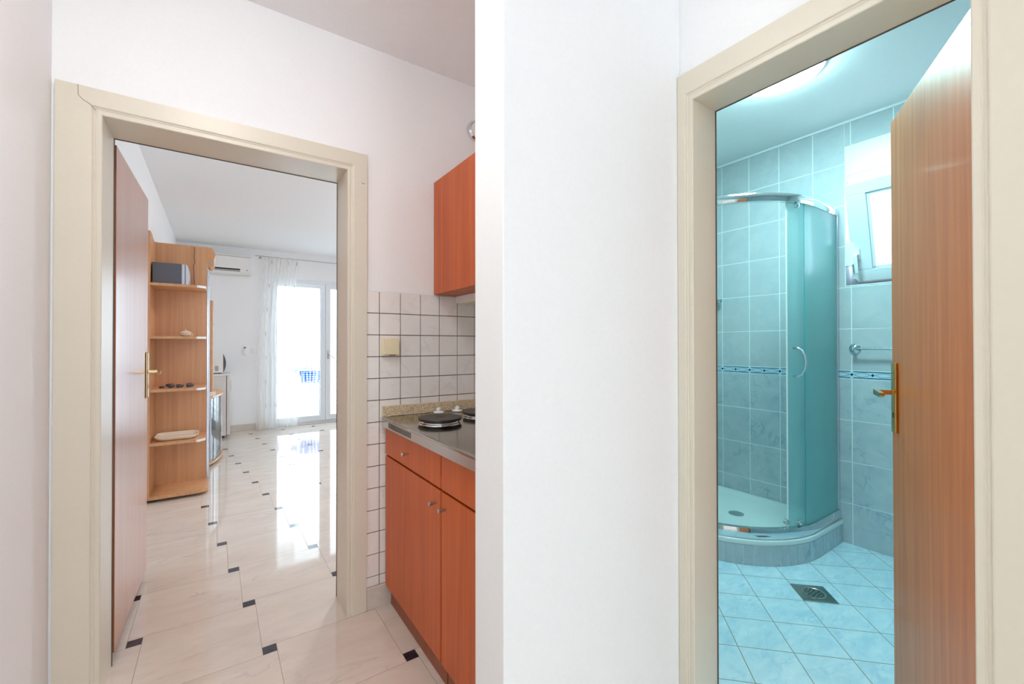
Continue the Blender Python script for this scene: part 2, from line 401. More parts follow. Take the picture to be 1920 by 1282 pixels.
def bath_floor():
    mb = MB(M['bfgrout'], M['bfloor'])
    mb.box(XBI-.13, XW+.12, -0.82, YS+.04, -0.12, -0.001)
    s2 = math.sqrt(2); du = 0.2855; dv = 0.2705; g = 0.0016
    u0, v0 = 1.3675, 2.893
    for i in range(-12, 12):
        for j in range(-12, 14):
            ua, ub = u0+i*du+g*1.4, u0+(i+1)*du-g*1.4; va, vb = v0+j*dv+g*1.4, v0+(j+1)*dv-g*1.4
            q = [((v+u)/2, (v-u)/2) for u, v in ((ua, va), (ub, va), (ub, vb), (ua, vb))]
            c = clip(q, XBI-.12, XW, -0.8, YS)
            if c: mb.add([(p[0], p[1], 0) for p in c], [tuple(range(len(c)))], 1, False, random.random())
    return struct(mb, 'floor', 'light blue diagonal floor tiles in the bathroom', 'floor')
bath_floor()

mb = MB(M['ceiling']); mb.box(XL-.1, XBI-.02, YH-.1, YA+.08, CZ, CZ+.15); mb.box(XL-.1, XR+.1, YA+.08, YF+.3, CZ, CZ+.15)
struct(mb, 'ceiling', 'plain white ceiling over the hall and the room', 'ceiling')
mb = MB(M['bceiling']); mb.box(XBI-.02, XW+.25, -0.85, YA+.08, BZ, BZ+.16)
struct(mb, 'ceiling', 'bathroom ceiling above the blue tiles', 'ceiling')
struct(MB(M['wall']).box(XL-.15, XL, YH-.1, YF+.3, -.1, CZ+.05), 'wall_left', 'long white wall on the left side of hall and room', 'wall')
mb = MB(M['wall'])
mb.box(XL, -0.352, YA, YB, 0, CZ); mb.box(0.502, XR, YA, YB, 0, CZ); mb.box(-0.352, 0.502, YA, YB, 2.003, CZ)
wall_front = struct(mb, 'wall_front', 'white wall with the room doorway and kitchen tiles', 'wall')
mb = MB(M['wall'])
mb.box(XB, XBI, YH, 0.160, 0, CZ); mb.box(XB, XBI, 0.826, YA, 0, CZ); mb.box(XB, XBI, 0.160, 0.826, 2.003, CZ)
wall_bath = struct(mb, 'wall_right', 'white wall holding the bathroom doorway', 'wall')
mb = MB(M['wall']).box(0.557, XB, 0.85, 0.986, 0, CZ, 0, 0.003)
struct(mb, 'wall_partition', 'blank white partition end between kitchen corner and bathroom door', 'wall')
# hall end wall behind the camera; its opening is added to let in daylight
mb = MB(M['wall'])
mb.box(XL, -0.2, YH-.12, YH, 0, CZ); mb.box(1.0, XB, YH-.12, YH, 0, CZ); mb.box(-0.2, 1.0, YH-.12, YH, 0, 0.5); mb.box(-0.2, 1.0, YH-.12, YH, 2.1, CZ)
struct(mb, 'wall_back', 'hall end wall behind the viewpoint with an added daylight opening', 'wall')
# far wall
WX0, WX1, WZ1 = 0.60, 2.16, 2.175
mb = MB(M['wall'])
mb.box(XL, WX0, YF, YF+.28, 0, CZ); mb.box(WX1, XR, YF, YF+.28, 0, CZ); mb.box(WX0, WX1, YF, YF+.28, WZ1, CZ)
struct(mb, 'wall_far', 'far white wall with the balcony door', 'wall')
struct(MB(M['wall']).box(XR, XR+.15, YB, YF+.3, 0, CZ), 'wall_room_right', 'right-hand wall of the room', 'wall')
# bathroom walls
WY0, WY1, WZ0, WZT = 0.36, 1.013, 1.553, 2.395
mb = MB(M['wall'], M['bgrout'])
for (a, b, c, d) in ((-0.85, WY0, 0, BZ), (WY1, YA+.08, 0, BZ), (WY0, WY1, 0, WZ0), (WY0, WY1, WZT, BZ)): mb.box(XW, XW+.24, a, b, c, d, 1)
ww = struct(mb, 'wall_bath_window', 'blue tiled bathroom wall behind the shower with the tilted window', 'wall')
zrow = [0.9916-.25*k for k in range(4, -1, -1)]; zup = [1.0416+.25*k for k in range(0, 7)]
yl = lines(1.7819, 0.2, -0.8, YS)
mb = MB(M['btile_low'], M['btile_up'])
P = lambda u, v, w_: (XW+.004-w_, u, v)
hole = [(WY0, WY1, WZ0, WZT)]
tiles(mb, P, yl, zrow, (-.8, YS, 0, .9916), hole, t=.0052, mi=0); tiles(mb, P, yl, zup, (-.8, YS, 1.0416, BZ), hole, t=.0052, mi=1)
mb.build('wall_tiles', ww, recalc=False)
def border(parent, P, y0, y1, ylines):
    mb = MB(M['border_bg'], M['border_navy'], M['border_mid'])
    for a, b in zip(ylines, ylines[1:]):
        a2, b2 = max(a+.001, y0), min(b-.001, y1)
        if b2-a2 < .01: continue
        tiles(mb, P, [a2, b2], [0.9916, 1.0416], (a2, b2, .99, 1.05), (), g=0.001, t=0.005, bev=.0008, mi=0)
        def quad(u0, u1, v0, v1, m_, w_=.0056):
            u0, u1 = max(u0, a2), min(u1, b2)
            if u1 > u0: mb.add([P(u0, v0, w_), P(u1, v0, w_), P(u1, v1, w_), P(u0, v1, w_)], [(0, 1, 2, 3)], m_)
        quad(a+.008, b-.008, .9965, 1.0005, 1); quad(a+.008, b-.008, 1.0325, 1.0365, 1)
        for c in (a+.05, b-.05):                              # two pointed ovals per tile
            if c-.04 < a2 or c+.04 > b2: continue
            for sg in (1, -1):
                top = [(c-.038+.076*k/12, 1.0165+sg*(.0125*math.sin(math.pi*k/12))) for k in range(13)]
                for (p, q) in zip(top, top[1:]):
                    mb.add([P(p[0], p[1]-.0012, .0057), P(q[0], q[1]-.0012, .0057), P(q[0], q[1]+.0012, .0057), P(p[0], p[1]+.0012, .0057)], [(0, 1, 2, 3)], 2)
        for c in (a, a+.1):
            if c-.008 < y0 or c+.008 > y1: continue
            pts = [(c-.010, 1.0165), (c-.004, 1.0205), (c, 1.0265), (c+.004, 1.0205), (c+.010, 1.0165), (c+.004, 1.0125), (c, 1.0065), (c-.004, 1.0125)]
            mb.add([P(p[0], p[1], .0060) for p in pts], [tuple(range(8))], 1)
    return mb.build('tile_border', parent, recalc=False)
border(ww, P, -.8, YS, yl)
# shower wall and the other bathroom walls
mb = MB(M['bgrout']).box(XBI, XW+.004, YS+.004, YA, 0, BZ)
ws = struct(mb, 'wall_bath_shower', 'blue tiled wall at the shower end of the bathroom', 'wall')
P2 = lambda u, v, w_: (u, YS+.004-w_, v)
xl = lines(3.14, 0.2, XBI, XW); mb = MB(M['btile_low'], M['btile_up'])
tiles(mb, P2, xl, zrow, (XBI, XW, 0, .9916), mi=0); tiles(mb, P2, xl, zup, (XBI, XW, 1.0416, BZ), mi=1)
mb.build('wall_tiles', ws, recalc=False); border(ws, P2, XBI, XW, xl)
mb = MB(M['bgrout']).box(XBI, XW+.004, -.9, -.804, 0, BZ)
wn = struct(mb, 'wall_bath_near', 'blue tiled wall at the near end of the bathroom', 'wall')
P3 = lambda u, v, w_: (u, -.804+w_, v)
mb = MB(M['btile_low'], M['btile_up']); tiles(mb, P3, xl, zrow, (XBI, XW, 0, .9916), mi=0); tiles(mb, P3, xl, zup, (XBI, XW, 1.0416, BZ), mi=1)
mb.build('wall_tiles', wn, recalc=False)
P4 = lambda u, v, w_: (XBI+w_, u, v)
mb = MB(M['btile_low'], M['btile_up']); dh = [(.10, .89, 0, 2.07)]
tiles(mb, P4, yl, zrow, (-.8, YS, 0, .9916), dh, mi=0); tiles(mb, P4, yl, zup, (-.8, YS, 1.0416, BZ), dh, mi=1)
mb.build('wall_tiles', wall_bath, recalc=False)
struct(MB(M['ceiling']).box(XW-.012, XW+.004, -.8, YS, BZ-.012, BZ), 'trim_1', 'thin white bead where bathroom tiles meet the ceiling', 'trim')

# kitchen wall tiles on wall_front
KX0, KZT = 0.5575, 1.442
mb = MB(M['kgrout'], M['ktile'])
mb.box(0.545, XB, YA-.0035, YA, 0.099, KZT-.001, 0)
P5 = lambda u, v, w_: (u, YA-.003-w_, v)
tiles(mb, P5, [0.5175]+[0.6174+.1*k for k in range(0, 8)], [1.343-.1*k for k in range(13, -2, -1)], (0.5585, XB, .099, KZT), (), g=0.0026, t=.004, mi=1)
mb.build('wall_tiles', wall_front, recalc=False)
P6 = lambda u, v, w_: (XB-.003-w_, u, v)
mb = MB(M['kgrout'], M['ktile']); mb.box(XB-.0035, XB, .986, YA-.008, 0.85, KZT-.001, 0)
tiles(mb, P6, lines(1.985, .1, .986, 1.985), [1.343-.1*k for k in range(5, -2, -1)], (.99, 1.98, .85, KZT), (), g=.0026, t=.004, mi=1)
mb.build('wall_tiles', wall_bath, recalc=False)

# skirtings
def skirting(name, label, x0, x1, y0, y1, h):
    return struct(MB(M['skirt']).box(x0, x1, y0, y1, 0, h, 0, .0015), name, label, 'skirting')
skirting('baseboard_kitchen', 'short pale stone skirting between door casing and kitchen cabinet', 0.559, 0.74, YA-.019, YA-.0072, 0.099)
skirting('baseboard_far', 'beige stone skirting under the far wall beside the fridge', XL, WX0, YF-.012, YF, 0.088)
skirting('baseboard_room_right', 'beige stone skirting right of the balcony door', WX1, XR, YF-.012, YF, 0.088)

# ------------------------------------------------------------------ door casings
def casing_mesh(mb, T, inn, out, legs=(True, True)):
    """profiled casing round an opening. T(u,z,w)->xyz, u along wall, w out of the wall. inn/out=(u0,u1,ztop)"""
    prof = [(0.0004, .011),  (.002, .013), (.0125, .013), (.0145, .0115), (.0165, .0115), (.018, .013), (.0205, .0145), (.023, .0135), (.0245, .0165), (.027, .0175), (1, .0175), (1.0001, .015), (1.0002, 0)]
    def pt(corner, t):
        k = t if t < 1 else None
        iu0, iu1, iz = inn; ou0, ou1, oz = out
        if k is None:
            e = 0.0; L_, R_, Z_ = ou0, ou1, oz
        else: L_, R_, Z_ = iu0-k, iu1+k, iz+k
        return {'bl': (L_, 0), 'tl': (L_, Z_), 'tr': (R_, Z_), 'br': (R_, 0)}[corner]
    rows = []
    for c in ('bl', 'tl', 'tr', 'br'):
        rows.append([T(*pt(c, t), w_) for t, w_ in prof])
    mb.strip(rows, smooth=False)
def jambs(mb, T, inn, d, th=.028, seal=None):
    u0, u1, z = inn
    def bx(a, b, c, e, w0, w1, mi=0):
        p = [T(a, c, w0), T(b, c, w0), T(b, e, w0), T(a, e, w0), T(a, c, w1), T(b, c, w1), T(b, e, w1), T(a, e, w1)]
        mb.add(p, [(0, 1, 2, 3), (4, 7, 6, 5), (0, 4, 5, 1), (1, 5, 6, 2), (2, 6, 7, 3), (3, 7, 4, 0)], mi)
    bx(u0-th, u0, 0, z, -d, 0.0112); bx(u1, u1+th, 0, z, -d, 0.0112); bx(u0-th, u1+th, z, z+th, -d, 0.0112)
    if seal:
        bx(u0-.003, u0+.0025, 0, z, -d-.004, -d+.0002, 1); bx(u1-.0025, u1+.003, 0, z, -d-.004, -d+.0002, 1); bx(u0, u1, z-.0025, z+.003, -d-.004, -d+.0002, 1)
    return bx
fr = thing('trim_2', (.075, YA, 0), 'cream painted door frame round the room doorway', 'door frame', kind='structure')
TA = lambda u, z, w_: (u, YA+.001-w_, z)
mb = MB(M['cream']); casing_mesh(mb, TA, (-.322, .474, 1.973), (-.4345, .5575, 2.0565)); mb.build('casing', fr, recalc=False)
mb = MB(M['cream'], M['cream_edge']); jambs(mb, TA, (-.322, .474, 1.973), YB-YA-.002, seal=True); mb.build('jamb', fr)
TAr = lambda u, z, w_: (u, YB-.001+w_, z)
mb = MB(M['cream']); casing_mesh(mb, TAr, (-.352, .500, 2.0), (-.435, .575, 2.075)); mb.build('casing', fr, recalc=False)
mb = MB(M['crack'])
mb.tube([(x, YA-.0172, z) for x, z in ((-.381, 2.0565), (-.380, 2.022), (-.367, 2.008), (-.354, 2.002), (-.345, 1.992), (-.337, 1.984))], .0009, 0, 6)
mb.tube([(.533, YA-.0175, 1.924), (.548, YA-.0175, 1.922)], .0012, 0, 6)
mb.build('paint_crack', fr)
fb = thing('trim_3', (XB, .5, 0), 'cream painted door frame round the bathroom doorway', 'door frame', kind='structure')
TB = lambda u, z, w_: (XB+.001-w_, u, z)
mb = MB(M['cream']); casing_mesh(mb, TB, (.189, .797, 1.973), (.100, .8485, 2.066)); mb.build('casing', fb, recalc=False)
mb = MB(M['cream'], M['cream_edge']); jambs(mb, TB, (.189, .797, 1.973), XBI-XB+.004, seal=True); mb.build('jamb', fb)
TBr = lambda u, z, w_: (XBI+.003+w_, u, z)
mb = MB(M['cream']); casing_mesh(mb, TBr, (.162, .825, 2.0), (.110, .885, 2.06)); mb.build('casing', fb, recalc=False)

# ------------------------------------------------------------------ door leaves
def leaf(name, label, hinge, ang, width, thick, z0, z1, mat, plate_mat, lever_mat, side, hz):
    """hinge at the visible face's hinge edge; d along leaf, n out of the visible face"""
    d = Vector((math.cos(ang), math.sin(ang), 0)); n = Vector((-d.y, d.x, 0))*side; h = Vector((*hinge, 0)); up = Vector((0, 0, 1))
    r = thing(name, (hinge[0], hinge[1], z0), label, 'door', kind='structure')
    mb = MB(mat, M['door_edge']); o = h - n*thick + up*z0
    mb.obox(o, d*width, n*thick, up*(z1-z0), 0, .0015)
    for i, mm in enumerate(mb.f):
        c = sum((Vector(mb.v[k]) for k in mm), Vector())/len(mm); q = (c-o).dot(n)
        if .001 < q < thick-.001: mb.mi[i] = 1
    mb.build('leaf', r)
    for sg, base in ((1, h), (-1, h-n*thick)):
        nn = n*sg; e = base + d*(width-.062)
        hd = MB(plate_mat).obox(e+up*(hz-.135), d*.040, nn*.009, up*.235, 0, .003)
        hd = hd.build('handle_plate', r)
        lv = MB(lever_mat); c = e+d*.020+up*hz
        lv.obox(c-d*.008-up*.008, d*.016, nn*.052, up*.016, 0, .003)
        tip = c+nn*.046
        lv.extrude([tip+d*.010+up*.009, tip-d*.105+up*.006+nn*.010, tip-d*.112-up*.002+nn*.010, tip-d*.100-up*.008+nn*.010, tip+d*.010-up*.009], nn*.013)
        tag(lv.build('lever', hd), 'angular door lever')
        MB(M['black']).obox(e+d*.016+nn*.0088+up*(hz-.085), d*.007, nn*.001, up*.018).build('keyhole', hd)
    for zz in (z0+.22, z1-.22): MB(M['brass_pale']).tube([h-n*(thick+.005)-d*.004+up*(zz-.04), h-n*(thick+.005)-d*.004+up*(zz+.04)], .006).build('hinge', r)
    return r
leaf('door_1', 'glossy red-brown wooden door opened back against the left wall', (-.3185, 2.205), math.radians(88.6), .735, .040, .034, 1.960, M['door_left'], M['brass_pale'], M['brass_pale'], -1, 1.06)
dl = leaf('door_2', 'brown wooden bathroom door standing ajar with brass lever', (1.376, .196), math.radians(28.0), .620, .040, .010, 1.963, M['door_bath'], M['brass'], M['brass'], 1, 1.035)

# ------------------------------------------------------------------ kitchen corner
def knob(parent, x, y, z):
    MB(M['satin']).lathe((x, y, z), [(.0045, 0), (.0045, .006), (.006, .016), (.0085, .026), (.0075, .029), (0, .029)], 0, 20, '-X').build('knob', parent)
def base_unit(y0, y1, label, knob_y, dk):
    t = thing('base_cabinet', (.94, (y0+y1)/2, 0), label, 'cabinet', 'kitchen base cabinets under the steel worktop')
    mb = MB(M['cherry'], M['gap']); mb.box(.662, 1.235, y0+.001, y1-.001, .098, .824, 0); mb.box(.6605, .663, y0+.003, y1-.003, .10, .822, 1); mb.build('body', t)
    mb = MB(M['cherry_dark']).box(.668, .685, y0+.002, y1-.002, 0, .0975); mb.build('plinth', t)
    d = MB(M['cherry']).box(.641, .660, y0+.003, y1-.003, .6975, .823, 0, .0018).build('drawer', t); knob(d, .641, dk, .757)
    d = MB(M['cherry']).box(.641, .660, y0+.003, y1-.003, .097, .689, 0, .0018).build('door', t); knob(d, .641, knob_y, .640)
base_unit(1.375, 1.972, 'cherry wood base cabinet against the tiled wall, drawer over door', 1.412, 1.68)
base_unit(.990, 1.374, 'cherry wood base cabinet beside the white partition, drawer over door', 1.334, 1.05)
# worktop: one pressed stainless sheet with two plates
t = thing('steel_worktop', (.93, 1.49, .825), 'stainless steel worktop with electric plates and white knobs', 'worktop')
prof = [(.621, .826), (.621, .862), (.6225, .867), (.627, .8695), (.640, .8695), (.646, .8665), (1.236, .8665), (1.236, .826)]
mb = MB(M['steel_top']); mb.extrude([(x, .989, z) for x, z in prof], (0, 1.961-.989, 0)); mb.build('sheet', t)
mb = MB(M['steel']).box(.6195, .6212, .989, 1.961, .827, .861, 0); g_ = mb.build('front_edge', t)
mb = MB(M['black'])
for k in range(22): y = 1.600+.0122*k; mb.box(.6188, .6197, y, y+.0050, .834, .857)
mb.build('vent_slots', g_)
def hotplate(cx, cy, r):
    o = tag(MB(M['iron']).lathe((cx, cy, .8665), [(0, .012), (r*.90, .012), (r*.99, .014), (r, .021), (r*.98, .024), (r*.6, .0235), (r*.2, .0225), (r*.19, .0215), (0, .0215)], 0, 56).build('hotplate', t), 'round black cast iron hotplate')
    MB(M['chrome']).lathe((cx, cy, .8665), [(r*.97, 0), (r*.96, .003), (r*.90, .005), (r*.87, .0118), (r*.80, .0118), (r*.79, .0)], 0, 56).build('plate_ring', o)
hotplate(.785, 1.690, .092); hotplate(1.020, 1.735, .092)
for kx, ky in ((.885, 1.922), (.982, 1.915)):
    mb = MB(M['white_gloss']).lathe((kx, ky, .8665), [(.024, .002), (.026, .006), (.022, .010), (.013, .012), (0, .012)], 0, 32)
    mb.box(kx-.006, kx+.006, ky-.016, ky+.016, .877, .893, 0, .004); mb.lathe((kx, ky, .8665), [(.013, .010), (.012, .024), (.006, .028), (0, .028)], 0, 20)
    tag(mb.build('control_knob', t), 'white round control knob')
tag(MB(M['granite']).box(.627, 1.236, 1.962, 1.982, .8670, .914, 0, .0015).build('upstand'), 'speckled beige granite upstand along the tiled wall behind the hotplates', 'upstand')
# wall cabinet and slim hood
t = thing('wall_cabinet', (1.06, 1.48, 1.445), 'cherry wood wall cabinet hung above the hotplates', 'cabinet')
MB(M['cherry']).box(.906, 1.240, .990, 1.982, 1.445, 2.002, 0, .0015).build('body', t)
MB(M['cherry']).box(.8865, .9045, 1.492, 1.982, 1.446, 2.002, 0, .0015).build('door', t)
MB(M['cherry']).box(.8865, .9045, .992, 1.488, 1.446, 2.002, 0, .0015).build('door', t)
t = thing('cooker_hood', (1.12, 1.8, 1.405), 'slim white hood fixed under the wall cabinet', 'hood')
MB(M['white']).box(1.005, 1.235, 1.640, 1.980, 1.409, 1.4445, 0, .003).build('housing', t)
mb = MB(M['cream_plastic']).box(1.02, 1.22, 1.66, 1.965, 1.4055, 1.4088)
mb.build('grille', t)
t = thing('wall_socket', (.663, 1.98, 1.146), 'cream plastic socket with hinged flap on the kitchen tiles', 'socket')
MB(M['cream_plastic']).box(.624, .7025, 1.966, 1.9825, 1.146, 1.2265, 0, .003).build('base', t)
mb = MB(M['cream_plastic']).box(.632, .7015, 1.954, 1.9655, 1.152, 1.221, 0, .003); mb.build('flap', t)
MB(M['dark_grey']).box(.655, .683, 1.953, 1.957, 1.1485, 1.1515).build('flap_catch', t)
t = thing('round_vent', (1.131, 1.99, 2.326), 'round white wall vent with chrome rim above the wall cabinet', 'vent')
MB(M['chrome']).lathe((1.131, 1.989, 2.326), [(.045, 0), (.057, .001), (.058, .008), (.052, .020), (.046, .026), (.043, .018)], 0, 48, '-Y').build('rim', t)
MB(M['white']).lathe((1.131, 1.989, 2.326), [(.043, 0), (.043, .022), (.036, .030), (.015, .034), (0, .034)], 0, 48, '-Y').build('disc', t)

# ------------------------------------------------------------------ room furniture
t = thing('corner_shelf', (-.26, 4.42, 0), 'tall open beech shelf unit against the left wall', 'shelf')
SX0, SX1, SY0, SY1 = -.441, -.076, 4.24, 4.60
mb = MB(M['beech']); top = [(SX0, SY1, 2.043)]
pr = [(SY0, .022), (SY1, .022), (SY1, 2.035), (SY1-.08, 2.037), (SY1-.16, 2.045), (SY1-.24, 2.062), (SY1-.30, 2.068), (SY0, 2.066)]
mb.extrude([(SX0, y, z) for y, z in pr], (.020, 0, 0)); mb.build('wall_panel', t)
mb = MB(M['beech']).box(SX0+.0205, SX1, SY1-.018, SY1, .03, 2.035); mb.build('side_panel', t)
def shelf_outline(x1=SX1, y0=SY0):
    x0 = SX0+.0205; y1 = SY1-.0185; c = .045
    pts = [(x0, y1), (x0, y0)]
    pts += [(x1-c-.02, y0), (x1-c, y0+.003), (x1-.012, y0+.035), (x1-.003, y0+.052), (x1, y0+.075), (x1, y1)]
    return pts
for i, z in enumerate((1.655, 1.247, .838, .428)):
    mb = MB(M['beech'], M['white_gloss']); mb.extrude([(x, y, z) for x, y in shelf_outline()], (0, 0, .0195)); o = mb.build('shelf', t)
    MB(M['white_gloss']).extrude([(SX1-.058, SY0+.0005, z+.0005), (SX1-.012, SY0+.0350, z+.0005), (SX1-.002, SY0+.052, z+.0005), (SX1+.0005, SY0+.052, z+.0005), (SX1-.0105, SY0+.0335, z+.0005), (SX1-.044, SY0-.0003, z+.0005), (SX1-.058, SY0-.0010, z+.0005)], (0, 0, .0175)).build('edge_band', o)
mb = MB(M['beech']); mb.extrude([(x, y, .022) for x, y in shelf_outline(SX1+.022, SY0-.005)], (0, 0, .022)); mb.build('bottom_board', t)
mb = MB(M['black'])
for x, y in ((-.40, 4.30), (-.14, 4.32), (-.40, 4.56), (-.14, 4.56)): MB(M['black']).lathe((x, y, 0), [(.02, 0), (.02, .022), (0, .022)], 0, 16).build('foot', t)
# tall cabinet behind
t = thing('tall_cabinet', (-.25, 4.87, 0), 'tall beech cabinet with aluminium edged front behind the open shelf', 'cabinet')
MB(M['beech']).box(SX0, -.078, 4.602, 5.14, .03, 1.945, 0).build('body', t)
MB(M['alu']).box(-.077, -.058, 4.6015, 5.135, .05, 1.850, 0, .004).build('door', t)
mb = MB(M['beech']); mb.extrude([(-.441, 4.602, 1.946), (-.026, 4.602, 1.946), (-.012, 4.602, 1.995), (-.040, 4.602, 2.050), (-.441, 4.602, 2.050)], (0, .53, 0)); mb.build('cornice', t)
MB(M['beech']).lathe((-.045, 4.635, 1.852), [(0, 0), (.014, .004), (.020, .016), (.020, .024), (.014, .036), (0, .040)], 0, 24).build('ball_finial', t)
mb = MB(M['black'])
for y in (4.65, 5.08):
    for x in (-.40, -.12): MB(M['black']).lathe((x, y, 0), [(.02, 0), (.02, .03), (0, .03)], 0, 12).build('foot', t)
# low curved cabinet
t = thing('low_cabinet', (-.2, 5.68, 0), 'low beech cabinet with curved glass front beyond the tall cabinet', 'cabinet')
def cur(y, e=0.0): return -.062 + .110*math.sin(math.pi*(min(max(y, 5.16), 6.22)-5.16)/1.06)**.8 + e
def curve_slab(z0, z1, e, mat, nm):
    ys = [5.16+1.06*k/24 for k in range(25)]
    mb = MB(mat); mb.extrude([(SX0, 5.16, z0)]+[(cur(y, e), y, z0) for y in ys]+[(SX0, 6.22, z0)], (0, 0, z1-z0)); return mb.build(nm, t)
curve_slab(.025, .045, .006, M['beech_edge'], 'bottom_board'); curve_slab(.672, .690, .006, M['beech_edge'], 'top_board')
MB(M['beech']).box(SX0, -.09, 5.165, 5.185, .045, .672).build('side_panel', t); MB(M['beech']).box(SX0, -.09, 6.195, 6.215, .045, .672).build('side_panel', t)
MB(M['beech']).box(SX0, SX0+.012, 5.186, 6.194, .045, .672).build('back_panel', t)
ys = [5.165+1.05*k/24 for k in range(25)]
mb = MB(M['cab_glass']); mb.strip([[(cur(y, -.006), y, z) for y in ys] for z in (.052, .665)]); mb.strip([[(cur(y, -.011), y, z) for y in ys] for z in (.052, .665)]); mb.build('glass_front', t)
mb = MB(M['alu'])
for y in (5.20, 5.69, 6.18): MB(M['alu']).box(cur(y)-.018, cur(y)-.004, y-.009, y+.009, .048, .668).build('glass_frame', t)
mb = MB(M['black'])
for y in (5.25, 6.1):
    for x in (-.38, -.12): MB(M['black']).lathe((x, y, 0), [(.02, 0), (.02, .025), (0, .025)], 0, 12).build('foot', t)
t = thing('display_cabinet', (-.24, 5.6, .69), 'narrow beech display cabinet standing on the low curved cabinet', 'cabinet')
MB(M['beech']).box(SX0, -.052, 5.30, 5.90, .6905, 1.650, 0, .002).build('body', t)
MB(M['beech_edge']).box(-.0515, -.034, 5.302, 5.898, .6925, 1.648, 0, .002).build('door', t)
mb = MB(M['satin'])
for z in (.95, 1.42): MB(M['satin']).lathe((-.034, 5.34, z), [(.006, -.03), (.006, .0), (0, .002)], 0, 12).build('hinge', t)
tag(MB(M['white']).box(-.13, -.012, 5.21, 5.29, .6905, .728, 0, .003).build('white_box', org=(-.07, 5.25, .69)), 'small white box lying on the low curved cabinet', 'box')
# things on the shelves
t = thing('stereo_speaker', (-.29, 4.4, 1.6745), 'dark grey box with silver front on the top shelf', 'speaker')
MB(M['dark_grey']).box(-.412, -.233, 4.275, 4.50, 1.6750, 1.836, 0, .003).build('cabinet', t)
mb = MB(M['silver']); mb.box(-.2325, -.213, 4.276, 4.499, 1.6750, 1.836, 0, .002); mb.build('front_panel', t)
MB(M['dark_grey']).box(-.2128, -.208, 4.28, 4.495, 1.679, 1.832).build('seam', t)
mb = MB(M['silver']); mb.extrude([(-.2078, 4.278, 1.677), (-.193, 4.278, 1.677), (-.186, 4.278, 1.71), (-.185, 4.278, 1.77), (-.190, 4.278, 1.81), (-.199, 4.278, 1.834), (-.2078, 4.278, 1.835)], (0, .219, 0)); mb.build('grille', t)
mb = MB(M['cable']); mb.tube([(-.164, 4.578, 2.035), (-.161, 4.577, 2.0), (-.166, 4.577, 1.95), (-.158, 4.577, 1.905), (-.170, 4.577, 1.875), (-.165, 4.577, 1.80), (-.160, 4.577, 1.6762)], .0022, 0, 8)
tag(mb.build('cable', org=(-.164, 4.577, 1.676)), 'thin brown cable hanging down the back of the top shelf', 'cable')
t = thing('sugar_bowl', (-.210, 4.36, 1.2665), 'small cream lidded ceramic bowl on the second shelf', 'bowl')
MB(M['ceramic']).lathe((-.210, 4.36, 1.2668), [(.018, 0), (.022, .003), (.034, .012), (.037, .024), (.035, .028), (0, .028)], 0, 36).build('bowl', t)
ld = MB(M['ceramic']).lathe((-.210, 4.36, 1.2952), [(.040, 0), (.041, .003), (.030, .012), (.014, .019), (0, .020)], 0, 36).build('lid', t)
MB(M['ceramic']).lathe((-.210, 4.36, 1.3148), [(.004, -.002), (.004, .004), (.006, .009), (0, .013)], 0, 16).build('knob', ld)
MB(M['ceramic']).tube([(-.176, 4.352, 1.288), (-.166, 4.350, 1.290), (-.163, 4.350, 1.280), (-.170, 4.352, 1.272), (-.178, 4.354, 1.275)], .003, 0, 8).build('handle', t)
# shells on the third shelf
def shell(x, y, r, mat, mat2, label, ry=0.0, spiral=True):
    z = .8578; mb = MB(mat, mat2)
    turns = 2.2; n = 44; pts = []; rad = []
    for k in range(n):
        f = k/(n-1); a = f*turns*2*math.pi+ry; rr = r*(1-f)**1.1*.62
        pts.append((x+math.cos(a)*rr, y+math.sin(a)*rr*.85, z+r*.50+f*r*.34)); rad.append(max(r*.50*(1-f)**.9, .0015))
    mb.tube(pts, 1, 0, 12, True, rad)
    mb.lathe((x+math.cos(ry)*r*.62, y+math.sin(ry)*r*.55, z+r*.36), [(0, -r*.36), (r*.30, -r*.25), (r*.42, 0), (r*.25, r*.26), (0, r*.33)], 1, 20)
    o = mb.build('sea_shell', org=(x, y, z)); return tag(o, label, 'shell', 'sea shells on the third shelf')
shell(-.356, 4.36, .020, M['shell_dark'], M['shell_dark'], 'small dark sea shell, leftmost on the third shelf', 2.6)
shell(-.312, 4.37, .034, M['shell_dark'], M['shell_dark'], 'large dark round sea shell on the third shelf', 4.9)
shell(-.244, 4.36, .029, M['shell_dark'], M['shell_light'], 'brown and white sea shell in the middle of the third shelf', 3.6)
shell(-.182, 4.37, .034, M['shell_dark'], M['shell_light'], 'grey and white sea shell, rightmost on the third shelf', 3.9)
# serving dish
def dish():
    cx, cy, z0 = -.262, 4.415, .4480; mb = MB(M['ceramic_rim'], M['ceramic'])
    def ring(a, b, rc, z):
        pts = []
        for sx, sy, a0 in ((1, 1, 0), (-1, 1, 90), (-1, -1, 180), (1, -1, 270)):
            for k in range(7):
                an = math.radians(a0+k*15); pts.append((cx+sx*(a-rc)+rc*math.cos(an), cy+sy*(b-rc)+rc*math.sin(an), z))
        return pts
    rs = [ring(.110, .100, .04, z0), ring(.128, .118, .05, z0+.012), ring(.140, .130, .055, z0+.030), ring(.137, .127, .053, z0+.032), ring(.133, .123, .052, z0+.028), ring(.116, .106, .045, z0+.012), ring(.104, .094, .04, z0+.006)]
    mb.strip(rs[:5], 0, True, True); mb.strip(rs[4:], 1, True, True); mb.add(rs[0], [tuple(range(len(rs[0])))[::-1]], 0); mb.add(rs[-1], [tuple(range(len(rs[0])))], 1)
    o = mb.build('serving_dish', org=(cx, cy, z0), sharp=50)
    MB(M['cable']).lathe((cx+.052, cy-.03, z0+.0062), [(.012, 0), (.010, .003), (0, .003)], 0, 16, sx=1.3).build('motif', o)
    return tag(o, 'cream rectangular serving dish on the lowest shelf', 'dish')
dish()
